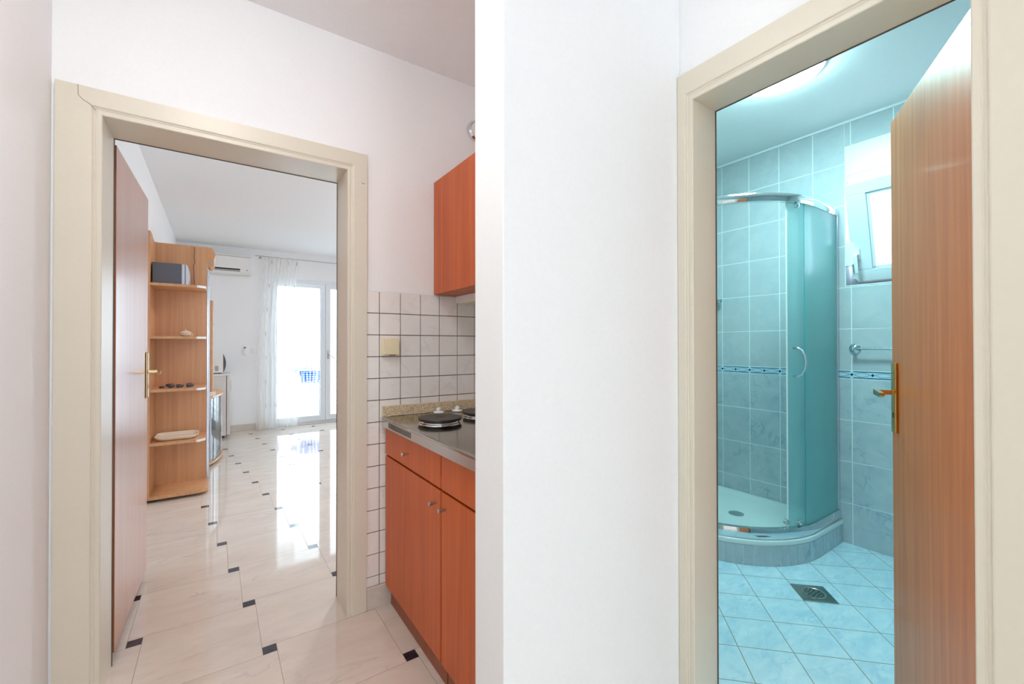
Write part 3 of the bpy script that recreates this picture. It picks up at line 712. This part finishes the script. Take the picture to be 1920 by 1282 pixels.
# fridge, microwave
t = thing('small_fridge', (-.14, 6.88, 0), 'small white fridge in the far left corner of the room', 'fridge')
MB(M['fridge']).box(-.425, .098, 6.672, 7.085, .030, .800, 0, .004).build('body', t)
d = MB(M['fridge']).box(.104, .142, 6.674, 7.083, .040, .800, 0, .006).build('door', t)
MB(M['fridge']).box(.142, .156, 6.70, 6.72, .60, .74, 0, .003).build('handle', d)
MB(M['white']).box(-.430, .148, 6.668, 7.089, .8005, .828, 0, .005).build('top_board', t)
mb = MB(M['black'])
for x in (-.38, .06):
    for y in (6.71, 7.04): MB(M['black']).lathe((x, y, 0), [(.02, 0), (.018, .030), (0, .030)], 0, 12).build('foot', t)
t = thing('microwave', (-.15, 6.86, .829), 'small white microwave oven on top of the fridge', 'microwave')
MB(M['white']).box(-.36, .066, 6.695, 7.04, .8400, 1.082, 0, .008).build('body', t)
mb = MB(M['dark_grey']); zs = [.846+.23*k/10 for k in range(11)]
mb.extrude([(.068, 6.698, zs[0])]+[(.070+.026*math.sin(math.pi*k/10), 6.698, zs[k]) for k in range(11)]+[(.068, 6.698, zs[-1])], (0, .339, 0)); mb.build('door', t)
mb = MB(M['dark_grey'])
for k in range(6): mb.box(-.02+.006*k, -.017+.006*k, 6.694, 6.6955, .865, .93)
mb.build('vent', t)
mb = MB(M['black'])
for x in (-.32, .03):
    for y in (6.72, 7.01): MB(M['black']).lathe((x, y, .8285), [(.014, 0), (.014, .012), (0, .012)], 0, 12).build('foot', t)
# air conditioner
t = thing('air_conditioner', (.02, 7.03, 2.15), 'white wall air conditioner high on the far wall', 'air conditioner')
mb = MB(M['white']); pr = [(7.118, 2.170), (7.118, 2.436), (6.975, 2.436), (6.945, 2.425), (6.935, 2.400), (6.935, 2.232), (6.950, 2.195), (7.000, 2.168)]
mb.extrude([(-.39, y, z) for y, z in pr], (.775, 0, 0)); mb.build('housing', t)
MB(M['dark_grey']).box(-.38, .375, 6.9342, 6.9352, 2.396, 2.400).build('panel_seam', t)
mb = MB(M['black']); mb.extrude([(-.33, 6.9335, 2.218), (-.33, 6.9335, 2.236), (-.33, 6.9355, 2.236), (-.33, 6.941, 2.216)], (.585, 0, 0)); mb.build('air_outlet', t)
mb = MB(M['dark_grey']); mb.extrude([(-.33, 6.944, 2.200), (-.33, 6.9415, 2.207), (-.33, 6.944, 2.208), (-.33, 6.947, 2.202)], (.585, 0, 0)); mb.build('louvre', t)
MB(M['dark_grey']).lathe((.335, 6.936, 2.222), [(.007, 0), (.007, .002), (0, .002)], 0, 16, '-Y').build('indicator', t)
t = thing('remote_holder', (.322, 7.12, 1.06), 'white remote control in a holder on the far wall', 'remote')
MB(M['white']).box(.302, .342, 7.102, 7.119, 1.060, 1.140, 0, .004).build('holder', t)
MB(M['white']).box(.306, .338, 7.106, 7.115, 1.085, 1.178, 0, .003).build('remote_control', t)
MB(M['dark_grey']).box(.310, .334, 7.1052, 7.106, 1.150, 1.170).build('display', t)
t = thing('light_switch', (.424, 7.12, 1.085), 'white double light switch left of the curtain', 'switch')
MB(M['white']).box(.393, .455, 7.111, 7.119, 1.083, 1.158, 0, .003).build('plate', t)
MB(M['white']).box(.400, .4235, 7.107, 7.1115, 1.092, 1.149, 0, .002).build('rocker', t); MB(M['white']).box(.4245, .448, 7.107, 7.1115, 1.092, 1.149, 0, .002).build('rocker', t)

# balcony door (window_1): frame, two sashes, panes
wd = thing('window_1', (1.38, YF, 0), 'white framed two-leaf glazed balcony door', 'window', kind='structure')
y0, y1 = YF+.01, YF+.075
mb = MB(M['pvc']); mb.box(WX0, WX0+.05, y0, y1, 0, WZ1, 0, .002); mb.box(WX1-.05, WX1, y0, y1, 0, WZ1, 0, .002); mb.box(WX0+.05, WX1-.05, y0, y1, WZ1-.045, WZ1, 0, .002); mb.box(WX0+.05, WX1-.05, y0, y1, 0, .040, 0, .002); mb.build('window_frame', wd)
for (a, b) in ((WX0+.052, 1.379), (1.382, WX1-.052)):
    mb = MB(M['pvc']); za, zb = .042, WZ1-.047; ya, yb = YF-.006, YF+.06
    mb.box(a, a+.072, ya, yb, za, zb, 0, .004); mb.box(b-.072, b, ya, yb, za, zb, 0, .004); mb.box(a+.07, b-.07, ya, yb, zb-.066, zb, 0, .004); mb.box(a+.07, b-.07, ya, yb, za, za+.085, 0, .004)
    s = mb.build('sash', wd)
    MB(M['dark_grey']).box(b-.0745, b-.072, ya+.02, yb-.005, za+.085, zb-.066).build('seal', s)
    MB(M['pane']).box(a+.0722, b-.0747, YF+.028, YF+.032, za+.0855, zb-.0665).build('pane', s)
    if a > 1.3:
        h = MB(M['satin']).box(a+.024, a+.048, ya-.012, ya, .985, 1.12, 0, .003); h.tube([(a+.036, ya-.01, 1.05), (a+.036, ya-.05, 1.05), (a+.050, ya-.052, 1.045), (a+.115, ya-.052, .985)], .008, 0, 10); h.build('handle', s)
struct(MB(M['skirt']).box(WX0, WX1, YF-.03, YF+.009, 0, .010, 0, .002), 'trim_4', 'pale stone threshold under the balcony door', 'threshold')
# curtain rod, curtain
t = thing('curtain_rod', (1.35, 6.99, 2.44), 'thin grey curtain rod above the balcony door', 'curtain rod')
MB(M['satin']).tube([(.435, 6.99, 2.448), (2.35, 6.99, 2.448)], .006, 0, 10).build('rod', t)
mb = MB(M['satin'])
for x in (.505, 2.2): MB(M['satin']).tube([(x, 6.99, 2.448), (x, 7.119, 2.448)], .005, 0, 8).lathe((x, 7.119, 2.448), [(.018, 0), (.018, .006), (0, .006)], 0, 16, '-Y').build('bracket', t)
def curtain():
    mb = MB(M['curtain']); n = 260; rows = 34; grid = []; uvs = []
    for j in range(rows+1):
        f = j/rows; z = 2.432-f*(2.432-.018); row = []
        xa = .545+(.452-.545)*min(1, f*2.2); xb = .982+(.968-.982)*f - .05*math.sin(math.pi*min(1, f*1.6))
        for i in range(n+1):
            s = i/n; x = xa+(xb-xa)*s
            amp = .012+.020*min(1, f*4)
            y = 6.985+amp*math.sin(s*2*math.pi*9.0+.5*math.sin(s*11+f*1.5))+.008*math.sin(s*31+f*3)*(1-f*.5)
            x += .006*math.sin(s*2*math.pi*9.0+1.3+f)
            row.append((x, y, z)); uvs.append((s*1.5, z))
        grid.append(row)
    mb.strip(grid); me_o = mb.build('sheer_curtain', org=(.75, 6.985, .018), recalc=False)
    me = me_o.data; uv = me.uv_layers.new(name='UVMap')
    for l in me.loops: uv.data[l.index].uv = uvs[l.vertex_index]
    tag(me_o, 'sheer white curtain with little woven squares left of the balcony door', 'curtain')
    # gathered heading
    hb = MB(M['curtain']); rows = []
    for j in range(5):
        z = 2.4405-j*.012; rows.append([(.545+.437*i/120, 6.985+(.013 if j in (0, 4) else .016)*math.sin(i/120*2*math.pi*16), z) for i in range(121)])
    hb.strip(rows); hb.build('gathered_heading', me_o, recalc=False)
curtain()

# balcony
BFZ = -.065
struct(MB(M['outside_floor']).box(-2.2, 4.5, YF+.281, 9.6, BFZ-.1, BFZ), 'floor', 'pale balcony floor outside the glazed door', 'floor')
t = thing('balcony_railing', (1.2, 9.5, BFZ), 'white metal balcony railing behind the outdoor table', 'railing')
mb = MB(M['chair_frame']); mb.tube([(-2.1, 9.5, .86), (4.4, 9.5, .86)], .022, 0, 10); mb.build('handrail', t)
mb = MB(M['chair_frame']); mb.tube([(-2.1, 9.5, BFZ+.10), (4.4, 9.5, BFZ+.10)], .014, 0, 10); mb.build('bottom_rail', t)
mb = MB(M['chair_frame'])
for k in range(59): MB(M['chair_frame']).tube([(-2.05+.11*k, 9.5, BFZ+.1), (-2.05+.11*k, 9.5, .85)], .007, 0, 6).build('baluster', t)
mb = MB(M['chair_frame'])
for x in (-2.1, .1, 2.3, 4.4): MB(M['chair_frame']).box(x-.02, x+.02, 9.48, 9.52, BFZ, .85).build('post', t)
struct(MB(M['outside_wall']).box(-2.2, 4.5, YF+.281, 9.6, 2.75, 2.9), 'trim_5', 'unseen slab added above the balcony to shade it', 'slab')  # out of view, added to keep sky light off the chairs
def chair(cx, cy, rz, label):
    t = thing('balcony_chair', (cx, cy, BFZ), label, 'chair', 'blue and white chairs on the balcony')
    c, s_ = math.cos(rz), math.sin(rz)
    def W(x, y, z): return (cx+c*x-s_*y, cy+s_*x+c*y, BFZ+z)
    # local frame: backrest at y=0 facing -y (towards the room), seat to +y
    for sx in (-1, 1):
        MB(M['chair_frame']).tube([W(sx*.165, 0, .42), W(sx*.185, -.03, .25), W(sx*.215, -.07, .012)], .013, 0, 10).build('leg', t)
        MB(M['chair_frame']).tube([W(sx*.20, .40, .44), W(sx*.205, .42, .25), W(sx*.21, .44, .012)], .013, 0, 10).build('leg', t)
    MB(M['chair_frame']).tube([W(-.165, 0, .42), W(-.180, -.03, .60), W(-.200, -.055, .80), W(-.192, -.06, .815), W(.192, -.06, .815), W(.200, -.055, .80), W(.180, -.03, .60), W(.165, 0, .42)], .014, 0, 10).build('back_frame', t)
    MB(M['chair_frame']).tube([W(-.168, -.005, .565), W(0, -.01, .560), W(.168, -.005, .565)], .016, 0, 10).build('back_rail', t)
    MB(M['chair_frame']).tube([W(-.165, 0, .43), W(-.20, .40, .44), W(.20, .40, .44), W(.165, 0, .43), W(-.165, 0, .43)], .013, 0, 10).build('seat_frame', t)
    mb = MB(M['blue_plastic']); mb.obox(W(-.17, .02, .437), Vector(W(.17, .02, .437))-Vector(W(-.17, .02, .437)), Vector(W(-.17, .39, .445))-Vector(W(-.17, .02, .437)), (0, 0, .012), 0, .003); mb.build('seat', t)
    # perforated blue back panel: bars round 5 x 5 square holes
    mb = MB(M['blue_plastic']); z0, z1 = .580, .800
    def bar(u0, u1, v0, v1):
        def Q(u, v, w_): hw = .150+(.176-.150)*(v-z0)/(z1-z0); return W(u*hw, -.022-.034*(v-z0)/(z1-z0)+w_, v)
        p = [Q(u0, v0, 0), Q(u1, v0, 0), Q(u1, v1, 0), Q(u0, v1, 0), Q(u0, v0, .006), Q(u1, v0, .006), Q(u1, v1, .006), Q(u0, v1, .006)]
        mb.add(p, [(0, 1, 2, 3), (4, 7, 6, 5), (0, 4, 5, 1), (1, 5, 6, 2), (2, 6, 7, 3), (3, 7, 4, 0)])
    us = [-1, -.84]+[-.84+.336*(k+1)-(.0 if k == 4 else 0) for k in range(5)]
    hw_ = .19; cu = [-.64+.32*k for k in range(5)]; cv = [z0+.030+(z1-z0-.056)*k/4 for k in range(5)]; hv = .0105; hu = .085
    ue = [-1]+[e for q in cu for e in (q-hu, q+hu)]+[1]; ve = [z0]+[e for q in cv for e in (q-hv, q+hv)]+[z1]
    for j in range(0, len(ve)-1, 2): bar(-1, 1, ve[j], ve[j+1])
    for j in range(1, len(ve)-1, 2):
        for i in range(0, len(ue)-1, 2): bar(ue[i], ue[i+1], ve[j], ve[j+1])
    mb.build('back_panel', t)
    return t
chair(1.385, 8.50, -.04, 'blue and white chair on the balcony with its perforated back towards the room')
chair(.86, 8.95, 1.35, 'blue chair on the balcony half hidden behind the curtain edge')
t = thing('balcony_table', (1.40, 9.08, BFZ), 'round white table on the balcony behind the chair', 'table')
MB(M['chair_frame']).lathe((1.40, 9.08, .655), [(0, 0), (.36, 0), (.365, .010), (.36, .020), (0, .020)], 0, 48).build('table_top', t)
MB(M['chair_frame']).lathe((1.40, 9.08, BFZ), [(.20, 0), (.20, .012), (.03, .03), (.025, .06), (.025, .719), (0, .719)], 0, 24).build('pedestal', t)
t = thing('bottle', (1.42, 9.0, .6755), 'dark blue glass bottle on the balcony table', 'bottle')
MB(M['bottle']).lathe((1.42, 9.0, .6760), [(0, 0), (.034, 0), (.036, .01), (.036, .12), (.030, .15), (.014, .18), (.012, .235), (0, .235)], 0, 24).build('body', t)
MB(M['blue_plastic']).lathe((1.42, 9.0, .9112), [(.014, -.02), (.014, .018), (0, .018)], 0, 16).build('cap', t)
t = thing('wine_glass', (1.50, 9.03, .6755), 'stemmed glass with dark drink right of the bottle', 'glass')
MB(M['wine']).lathe((1.50, 9.03, .6760), [(.028, 0), (.028, .002), (.004, .006), (.0035, .055), (.022, .075), (.034, .105), (.036, .125), (0, .118)], 0, 24).build('glass', t)
t = thing('jug', (1.36, 8.98, .6755), 'light blue glass carafe left of the bottle', 'jug')
MB(M['bottle']).lathe((1.36, 8.98, .6760), [(0, 0), (.030, 0), (.040, .02), (.036, .06), (.020, .09), (.022, .10), (0, .098)], 0, 24).build('body', t)
tag(MB(M['bottle']).lathe((1.20, 8.93, .6760), [(0, 0), (.03, 0), (.06, .03), (.085, .085), (.080, .085), (.055, .035), (0, .012)], 0, 32).build('fruit_bowl', org=(1.20, 8.93, .676)), 'turquoise glass bowl at the left end of the balcony table', 'bowl')

# ------------------------------------------------------------------ bathroom
# shower tray with curved front
TX0, TY0, R = 2.24, 1.03, .55
def quad_path(inset, n=26, closed=False):
    """front edge from the window wall round to the shower wall"""
    y = TY0+inset; x = TX0+inset; r = R-inset
    pts = [(XW-.001, y)]
    cx, cy = TX0+R, TY0+R
    for k in range(n+1):
        a = math.radians(270-90*k/n); pts.append((cx+r*math.cos(a), cy+r*math.sin(a)))
    pts.append((x, YS-.001))
    return pts
t = thing('shower_tray', (2.7, 1.5, 0), 'white corner shower tray with curved tiled base', 'shower tray')
def outline(inset): return quad_path(inset)+[(XW-.001, YS-.001)]
mb = MB(M['bgrout']); mb.extrude([(x, y, 0) for x, y in outline(.0015)], (0, 0, .109)); mb.build('base', t)
# tiles of the curved base
def path_len(pts):
    L_ = [0]
    for a, b in zip(pts, pts[1:]): L_.append(L_[-1]+math.hypot(b[0]-a[0], b[1]-a[1]))
    return L_
def resample(pts, s):
    L_ = path_len(pts)
    for i in range(len(pts)-1):
        if L_[i+1] >= s or i == len(pts)-2:
            f = (s-L_[i])/max(L_[i+1]-L_[i], 1e-9); return (pts[i][0]+(pts[i+1][0]-pts[i][0])*f, pts[i][1]+(pts[i+1][1]-pts[i][1])*f)
pa, pb = quad_path(0, 60), quad_path(.0016, 60); La, Lb = path_len(pa)[-1], path_len(pb)[-1]
mb = MB(M['btile_low']); nt_ = 32; s0 = 0.0
for k in range(nt_):
    a, b = (k+.03)/nt_, (k+.97)/nt_; rn = random.random()
    fr_ = [a+(b-a)*q/3 for q in range(4)]
    o_ = [resample(pa, f*La) for f in fr_]; i_ = [resample(pb, f*Lb) for f in fr_]
    for q in range(3): mb.add([(*o_[q], .001), (*o_[q+1], .001), (*o_[q+1], .108), (*o_[q], .108)], [(0, 1, 2, 3)], 0, False, rn)
    for e in (0, 3): mb.add([(*o_[e], .001), (*i_[e], .001), (*i_[e], .108), (*o_[e], .108)], [(0, 1, 2, 3)], 0, False, rn)
    mb.add([(*p, .108) for p in o_]+[(*p, .108) for p in i_[::-1]], [tuple(range(8))], 0, False, rn)
mb.build('base_tiles', t, recalc=False)
rim = [(.010, .110), (.000, .112), (-.001, .131), (.001, .136), (.005, .138), (.048, .138), (.070, .134), (.095, .122), (.130, .116)]
mb = MB(M['tray_acrylic'])
def ring_at(ins, z):
    p = quad_path(max(ins, 0), 26) if ins >= 0 else quad_path(ins, 26)
    e = max(ins, 0); b = e*.55
    q = [(min(x, XW-.002-b), min(y, YS-.002-b), z) for x, y in p]
    return q+[(XW-.002-b, YS-.002-b, z)]
rows = [ring_at(i, z) for i, z in rim]
mb.strip(rows, 0, True, True); mb.add(rows[-1], [tuple(range(len(rows[-1])))], 0); mb.build('basin', t, sharp=60)
MB(M['chrome']).lathe((2.74, 1.47, .1165), [(.045, 0), (.045, .003), (.02, .005), (0, .005)], 0, 28).build('waste', t)
# enclosure
t = thing('shower_enclosure', (2.7, 1.5, .155), 'curved shower enclosure with chrome rails and satin glass doors', 'shower enclosure')
def rail(inset, z0, z1, th, nm, bulge=.006):
    p = quad_path(inset, 40); q = quad_path(inset+th, 40); m_ = quad_path(inset-bulge, 40)
    secs = [(p, z0), (quad_path(inset-bulge*.7, 40), z0+(z1-z0)*.2), (m_, (z0+z1)/2), (quad_path(inset-bulge*.7, 40), z1-(z1-z0)*.2), (p, z1), (q, z1), (q, z0)]
    rows = [[(x, y, z) for x, y in P_] for P_, z in secs]
    mb = MB(M['chrome']); mb.strip(rows+[rows[0]], 0, True)
    return mb.build(nm, t, sharp=50)
rail(.014, 1.981, 2.026, .030, 'top_rail'); rail(.010, .1390, .196, .030, 'bottom_rail')
mb = MB(M['alu']).box(XW-.028, XW, 1.042, 1.078, .1965, 1.980, 0, .003); mb.build('wall_profile', t)
mb = MB(M['alu']).box(2.252, 2.288, YS-.028, YS, .1965, 1.980, 0, .003); mb.build('wall_profile', t)
def glass_on(inset, x_from, x_to, nm, edges, side='x'):
    p = quad_path(inset, 60); L_ = path_len(p)
    # positions where the path passes given x (path starts at the window wall and runs to smaller x)
    def s_of(x):
        for i in range(len(p)-1):
            if p[i][0] >= x >= p[i+1][0]: return L_[i]+(L_[i+1]-L_[i])*(p[i][0]-x)/max(p[i][0]-p[i+1][0], 1e-9)
    if side == 'x': sa, sb = s_of(x_from), s_of(x_to)
    else: sa, sb = L_[-1]-x_from, L_[-1]-x_to
    q = quad_path(inset+.005, 60); f = path_len(q)[-1]/L_[-1]
    ps = [resample(p, sa+(sb-sa)*k/20) for k in range(21)]; qs = [resample(q, (sa+(sb-sa)*k/20)*f) for k in range(21)]
    mb = MB(M['shower_clear']); z0, z1 = .1965, 1.980
    loop = ps+qs[::-1]; mb.strip([[(x, y, z0) for x, y in loop], [(x, y, z1) for x, y in loop]], 0, True, True)
    mb.add([(x, y, z0) for x, y in loop], [tuple(range(len(loop)))]); mb.add([(x, y, z1) for x, y in loop], [tuple(range(len(loop)))])
    g_ = mb.build(nm, t, sharp=50)
    for e in edges:
        a = ps[e]; b = qs[e]; MB(M['white_gloss'] if nm == 'sliding_door' else M['teal_edge']).tube([(*((a[0]+b[0])/2, (a[1]+b[1])/2), z0), (*((a[0]+b[0])/2, (a[1]+b[1])/2), z1)], .0045 if nm == 'sliding_door' else .0025, 0, 8).build('edge_seal', g_)
    return g_, ps
tag(glass_on(.018, XW-.030, 2.695, 'fixed_panel', [-1])[0], 'fixed satin glass panel')
dg, dps = glass_on(.034, XW-.045, 2.592, 'sliding_door', [-1])
tag(dg, 'slid-open satin glass door with bow handle')
glass_on(.018, .030, .395, 'fixed_panel', [-1], 'y')
g2_, _ = glass_on(.034, .045, .50, 'sliding_door', [-1], 'y')
# bow handle and rollers of the open door
hp = Vector((2.622, 1.070, 0)); nn = Vector((-.30, -.954, 0))
hb = [hp+nn*.006+Vector((0, 0, 1.178)), hp+nn*.030+Vector((.004, 0, 1.165)), hp+nn*.046+Vector((.010, 0, 1.135)), hp+nn*.050+Vector((.012, 0, 1.100)), hp+nn*.046+Vector((.010, 0, 1.065)), hp+nn*.030+Vector((.004, 0, 1.035)), hp+nn*.006+Vector((0, 0, 1.022))]
mb = MB(M['chrome']).tube(hb, .006, 0, 12)
for z in (1.178, 1.022): mb.tube([hp+nn*.010+Vector((0, 0, z)), hp-nn*.016+Vector((0, 0, z))], .008, 0, 12)
mb.build('bow_handle', dg)
for x, y, z in ((2.585, 1.115, .222), (2.66, 1.077, .215), (2.64, 1.075, 1.966)):
    mb = MB(M['chrome']); mb.lathe((x, y, z), [(.006, -.006), (.016, -.004), (.016, .010), (.010, .016), (0, .017)], 0, 20, '-Y'); mb.build('roller', dg)
# window with tilted sash
wn_ = thing('window_2', (XW+.1, .69, WZ0), 'small white bathroom window tilted inwards', 'window', kind='structure')
FX = XW+.100
mb = MB(M['pvc'])
mb.box(FX, FX+.06, WY0, WY1-.001, WZ0, WZ0+.030, 0, .002); mb.box(FX, FX+.06, WY0, WY1-.001, 2.150, 2.182, 0, .002)
mb.box(FX, FX+.06, WY1-.036, WY1-.001, WZ0+.03, 2.150, 0, .002); mb.box(FX, FX+.06, WY0, WY0+.035, WZ0+.03, 2.150, 0, .002)
mb.box(XW+.002, FX, WY1-.004, WY1, WZ0, 2.18); mb.box(XW-.002, FX, WY0, WY1, WZ0-.006, WZ0)
mb.build('window_frame', wn_)
tilt = math.radians(14.5); hz_ = 1.588; hx = FX-.004
def TS(y, v, w_): return (hx - math.sin(tilt)*v + math.cos(tilt)*w_, y, hz_ + math.cos(tilt)*v + math.sin(tilt)*w_)
def sbox(mb, y0, y1, v0, v1, w0, w1, mi=0):
    o = Vector(TS(y0, v0, w0)); mb.obox(o, Vector(TS(y1, v0, w0))-o, Vector(TS(y0, v1, w0))-o, Vector(TS(y0, v0, w1))-o, mi, .003)
sy0, sy1, sh, st = WY0+.022, WY1-.028, .575, .068
mb = MB(M['pvc']); w0, w1 = -.050, -.002
sbox(mb, sy0, sy1, 0, st, w0, w1); sbox(mb, sy0, sy1, sh-st, sh, w0, w1); sbox(mb, sy1-st-.028, sy1, st, sh-st, w0, w1); sbox(mb, sy0, sy0+st, st, sh-st, w0, w1)
for (a, b, c, d) in ((sy1-st-.044, sy1-st-.028, st, sh-st), (sy0+st, sy0+st+.016, st, sh-st), (sy0+st, sy1-st, st, st+.016), (sy0+st, sy1-st, sh-st-.016, sh-st)): sbox(mb, a, b, c, d, -.040, -.012)
sash = mb.build('sash', wn_)
mb = MB(M['pane']); sbox(mb, sy0+st+.014, sy1-st-.042, st+.014, sh-st-.014, -.026, -.021); mb.build('pane', sash)
mb = MB(M['white_gloss']); o = Vector(TS(sy1-.046, .10, w0)); sbox(mb, sy1-.046, sy1-.022, .13, .20, w0-.012, w0)
mb.tube([TS(sy1-.034, .165, w0-.010), TS(sy1-.034, .165, w0-.045), TS(sy1-.034, .158, w0-.050), TS(sy1-.034, .06, w0-.048)], .009, 0, 12, flat=.8); mb.build('handle', sash)
mb = MB(M['chrome']).lathe(TS(sy1-.012, .01, w0-.002), [(.008, 0), (.008, .012), (0, .012)], 0, 12, '-X'); mb.build('hinge', sash)
t = thing('shutter_box', (XW, .69, 2.185), 'white roller shutter box cover above the bathroom window', 'shutter box')
MB(M['white']).box(XW-.004, XW+.200, WY0+.001, WY1-.001, 2.215, WZT-.001, 0, .002).build('cover', t)
MB(M['white_gloss']).box(XW-.006, XW+.10, WY0+.001, WY1-.001, 2.184, 2.2145, 0, .003).build('bottom_strip', t)
t = thing('shutter_strap', (XW+.03, .99, 1.67), 'white shutter strap and winder at the window edge', 'strap winder')
mb = MB(M['white']); mb.add([(XW+.022, 1.000, 2.183), (XW+.040, 1.000, 2.183), (XW+.030, .978, 1.80), (XW+.012, .978, 1.80), (XW+.022, 1.0015, 2.183), (XW+.040, 1.0015, 2.183), (XW+.030, .9795, 1.80), (XW+.012, .9795, 1.80)], [(0, 1, 2, 3), (4, 7, 6, 5), (0, 3, 7, 4), (1, 5, 6, 2), (0, 4, 5, 1), (3, 2, 6, 7)]); mb.build('strap', t)
mb = MB(M['cream_plastic']); prw = [(1.008, 1.672), (.975, 1.668), (.958, 1.69), (.955, 1.74), (.960, 1.79), (.975, 1.808), (1.008, 1.812)]
mb = MB(M['white_gloss']); mb.extrude([(XW-.014, y, z) for y, z in prw], (.060, 0, 0)); mb.build('winder', t)
# towel rail
t = thing('towel_rail', (XW, .90, 1.17), 'chrome towel rail on the blue tiles under the window', 'towel rail')
for yy in (.966, .42):
    mb = MB(M['chrome']).lathe((XW, yy, 1.172), [(.030, 0), (.030, .004), (.024, .012), (.010, .018), (.008, .045), (.009, .052), (0, .053)], 0, 32, '-X'); mb.build('rosette', t)
MB(M['chrome']).tube([(XW-.046, .978, 1.172), (XW-.046, .41, 1.172)], .0065, 0, 12).build('bar', t)
# soap dish
t = thing('soap_dish', (XW-.05, 1.80, 1.52), 'small chrome soap holder inside the shower', 'soap dish')
MB(M['chrome']).lathe((XW, 1.80, 1.53), [(.018, 0), (.018, .004), (.007, .008), (.007, .035), (0, .035)], 0, 20, '-X').build('wall_mount', t)
MB(M['chrome']).lathe((XW-.062, 1.80, 1.524), [(.028, 0), (.040, .010), (.038, .010), (.027, .003), (0, .003)], 0, 28, sy=1.3).build('dish', t)
# floor drain
t = thing('floor_drain', (2.37, .897, 0), 'square steel floor drain with round perforated grate', 'floor drain')
ex, ey = Vector((.7071, .7071, 0)), Vector((-.7071, .7071, 0)); c0 = Vector((2.370, .897, 0))
MB(M['steel']).obox(c0-ex*.0735-ey*.0735+Vector((0, 0, .0003)), ex*.147, ey*.147, (0, 0, .0022), 0, .0008).build('plate', t)
gr = MB(M['steel']).lathe(c0+Vector((0, 0, .0025)), [(.050, 0), (.050, .002), (.046, .003), (.044, .0015), (0, .0015)], 0, 40).build('grate', t)
mb = MB(M['black'])
for rr, n_ in ((.010, 4), (.023, 8), (.036, 12)):
    for k in range(n_):
        a = 2*math.pi*(k+.5)/n_; q = c0+Vector((rr*math.cos(a), rr*math.sin(a), .0042)); mb.lathe(q, [(.0042, 0), (.0042, .0003), (0, .0003)], 0, 10)
mb.build('holes', gr)
# bathroom lamp, then three unseen lamps added as fill light
t = thing('ceiling_lamp', (2.285, 1.0, BZ-.06), 'round white glass ceiling lamp in the bathroom', 'lamp')
MB(M['white']).lathe((2.285, 1.0, BZ), [(.185, 0), (.185, .014), (0, .014)], 0, 56, '-Z').build('base', t)
MB(M['lamp_bath']).lathe((2.285, 1.0, BZ-.014), [(.178, 0), (.180, .004), (.165, .014), (.120, .024), (.060, .029), (0, .030)], 0, 56, '-Z').build('shade', t)
t = thing('ceiling_lamp', (-.02, .88, CZ-.06), 'unseen round lamp added overhead to light the hall', 'lamp')  # added out of view to light the doorway wall and kitchen corner
MB(M['white']).lathe((-.02, .88, CZ), [(.19, 0), (.19, .014), (0, .014)], 0, 56, '-Z').build('base', t)
MB(M['fill_hall']).lathe((-.02, .88, CZ-.014), [(.183, 0), (.185, .006), (.165, .035), (.120, .058), (.060, .068), (0, .070)], 0, 56, '-Z').build('shade', t)
t = thing('ceiling_lamp', (.30, -1.35, CZ-.06), 'unseen warm round lamp added further back in the hall as fill', 'lamp')  # added out of view to warm the bathroom casing and partition
MB(M['white']).lathe((.30, -1.35, CZ), [(.19, 0), (.19, .014), (0, .014)], 0, 56, '-Z').build('base', t)
MB(M['fill_end']).lathe((.30, -1.35, CZ-.014), [(.183, 0), (.185, .006), (.165, .035), (.120, .058), (.060, .068), (0, .070)], 0, 56, '-Z').build('shade', t)
t = thing('ceiling_lamp', (1.6, 4.2, CZ-.06), 'unseen round lamp added in the room to the right of the doorway as fill', 'lamp')  # added out of view to supplement the room's daylight
MB(M['white']).lathe((1.6, 4.2, CZ), [(.19, 0), (.19, .014), (0, .014)], 0, 56, '-Z').build('base', t)
MB(M['fill_room']).lathe((1.6, 4.2, CZ-.014), [(.183, 0), (.185, .006), (.165, .035), (.120, .058), (.060, .068), (0, .070)], 0, 56, '-Z').build('shade', t)

for o in list(SC.objects):
    if '_org' in o.keys(): del o['_org']
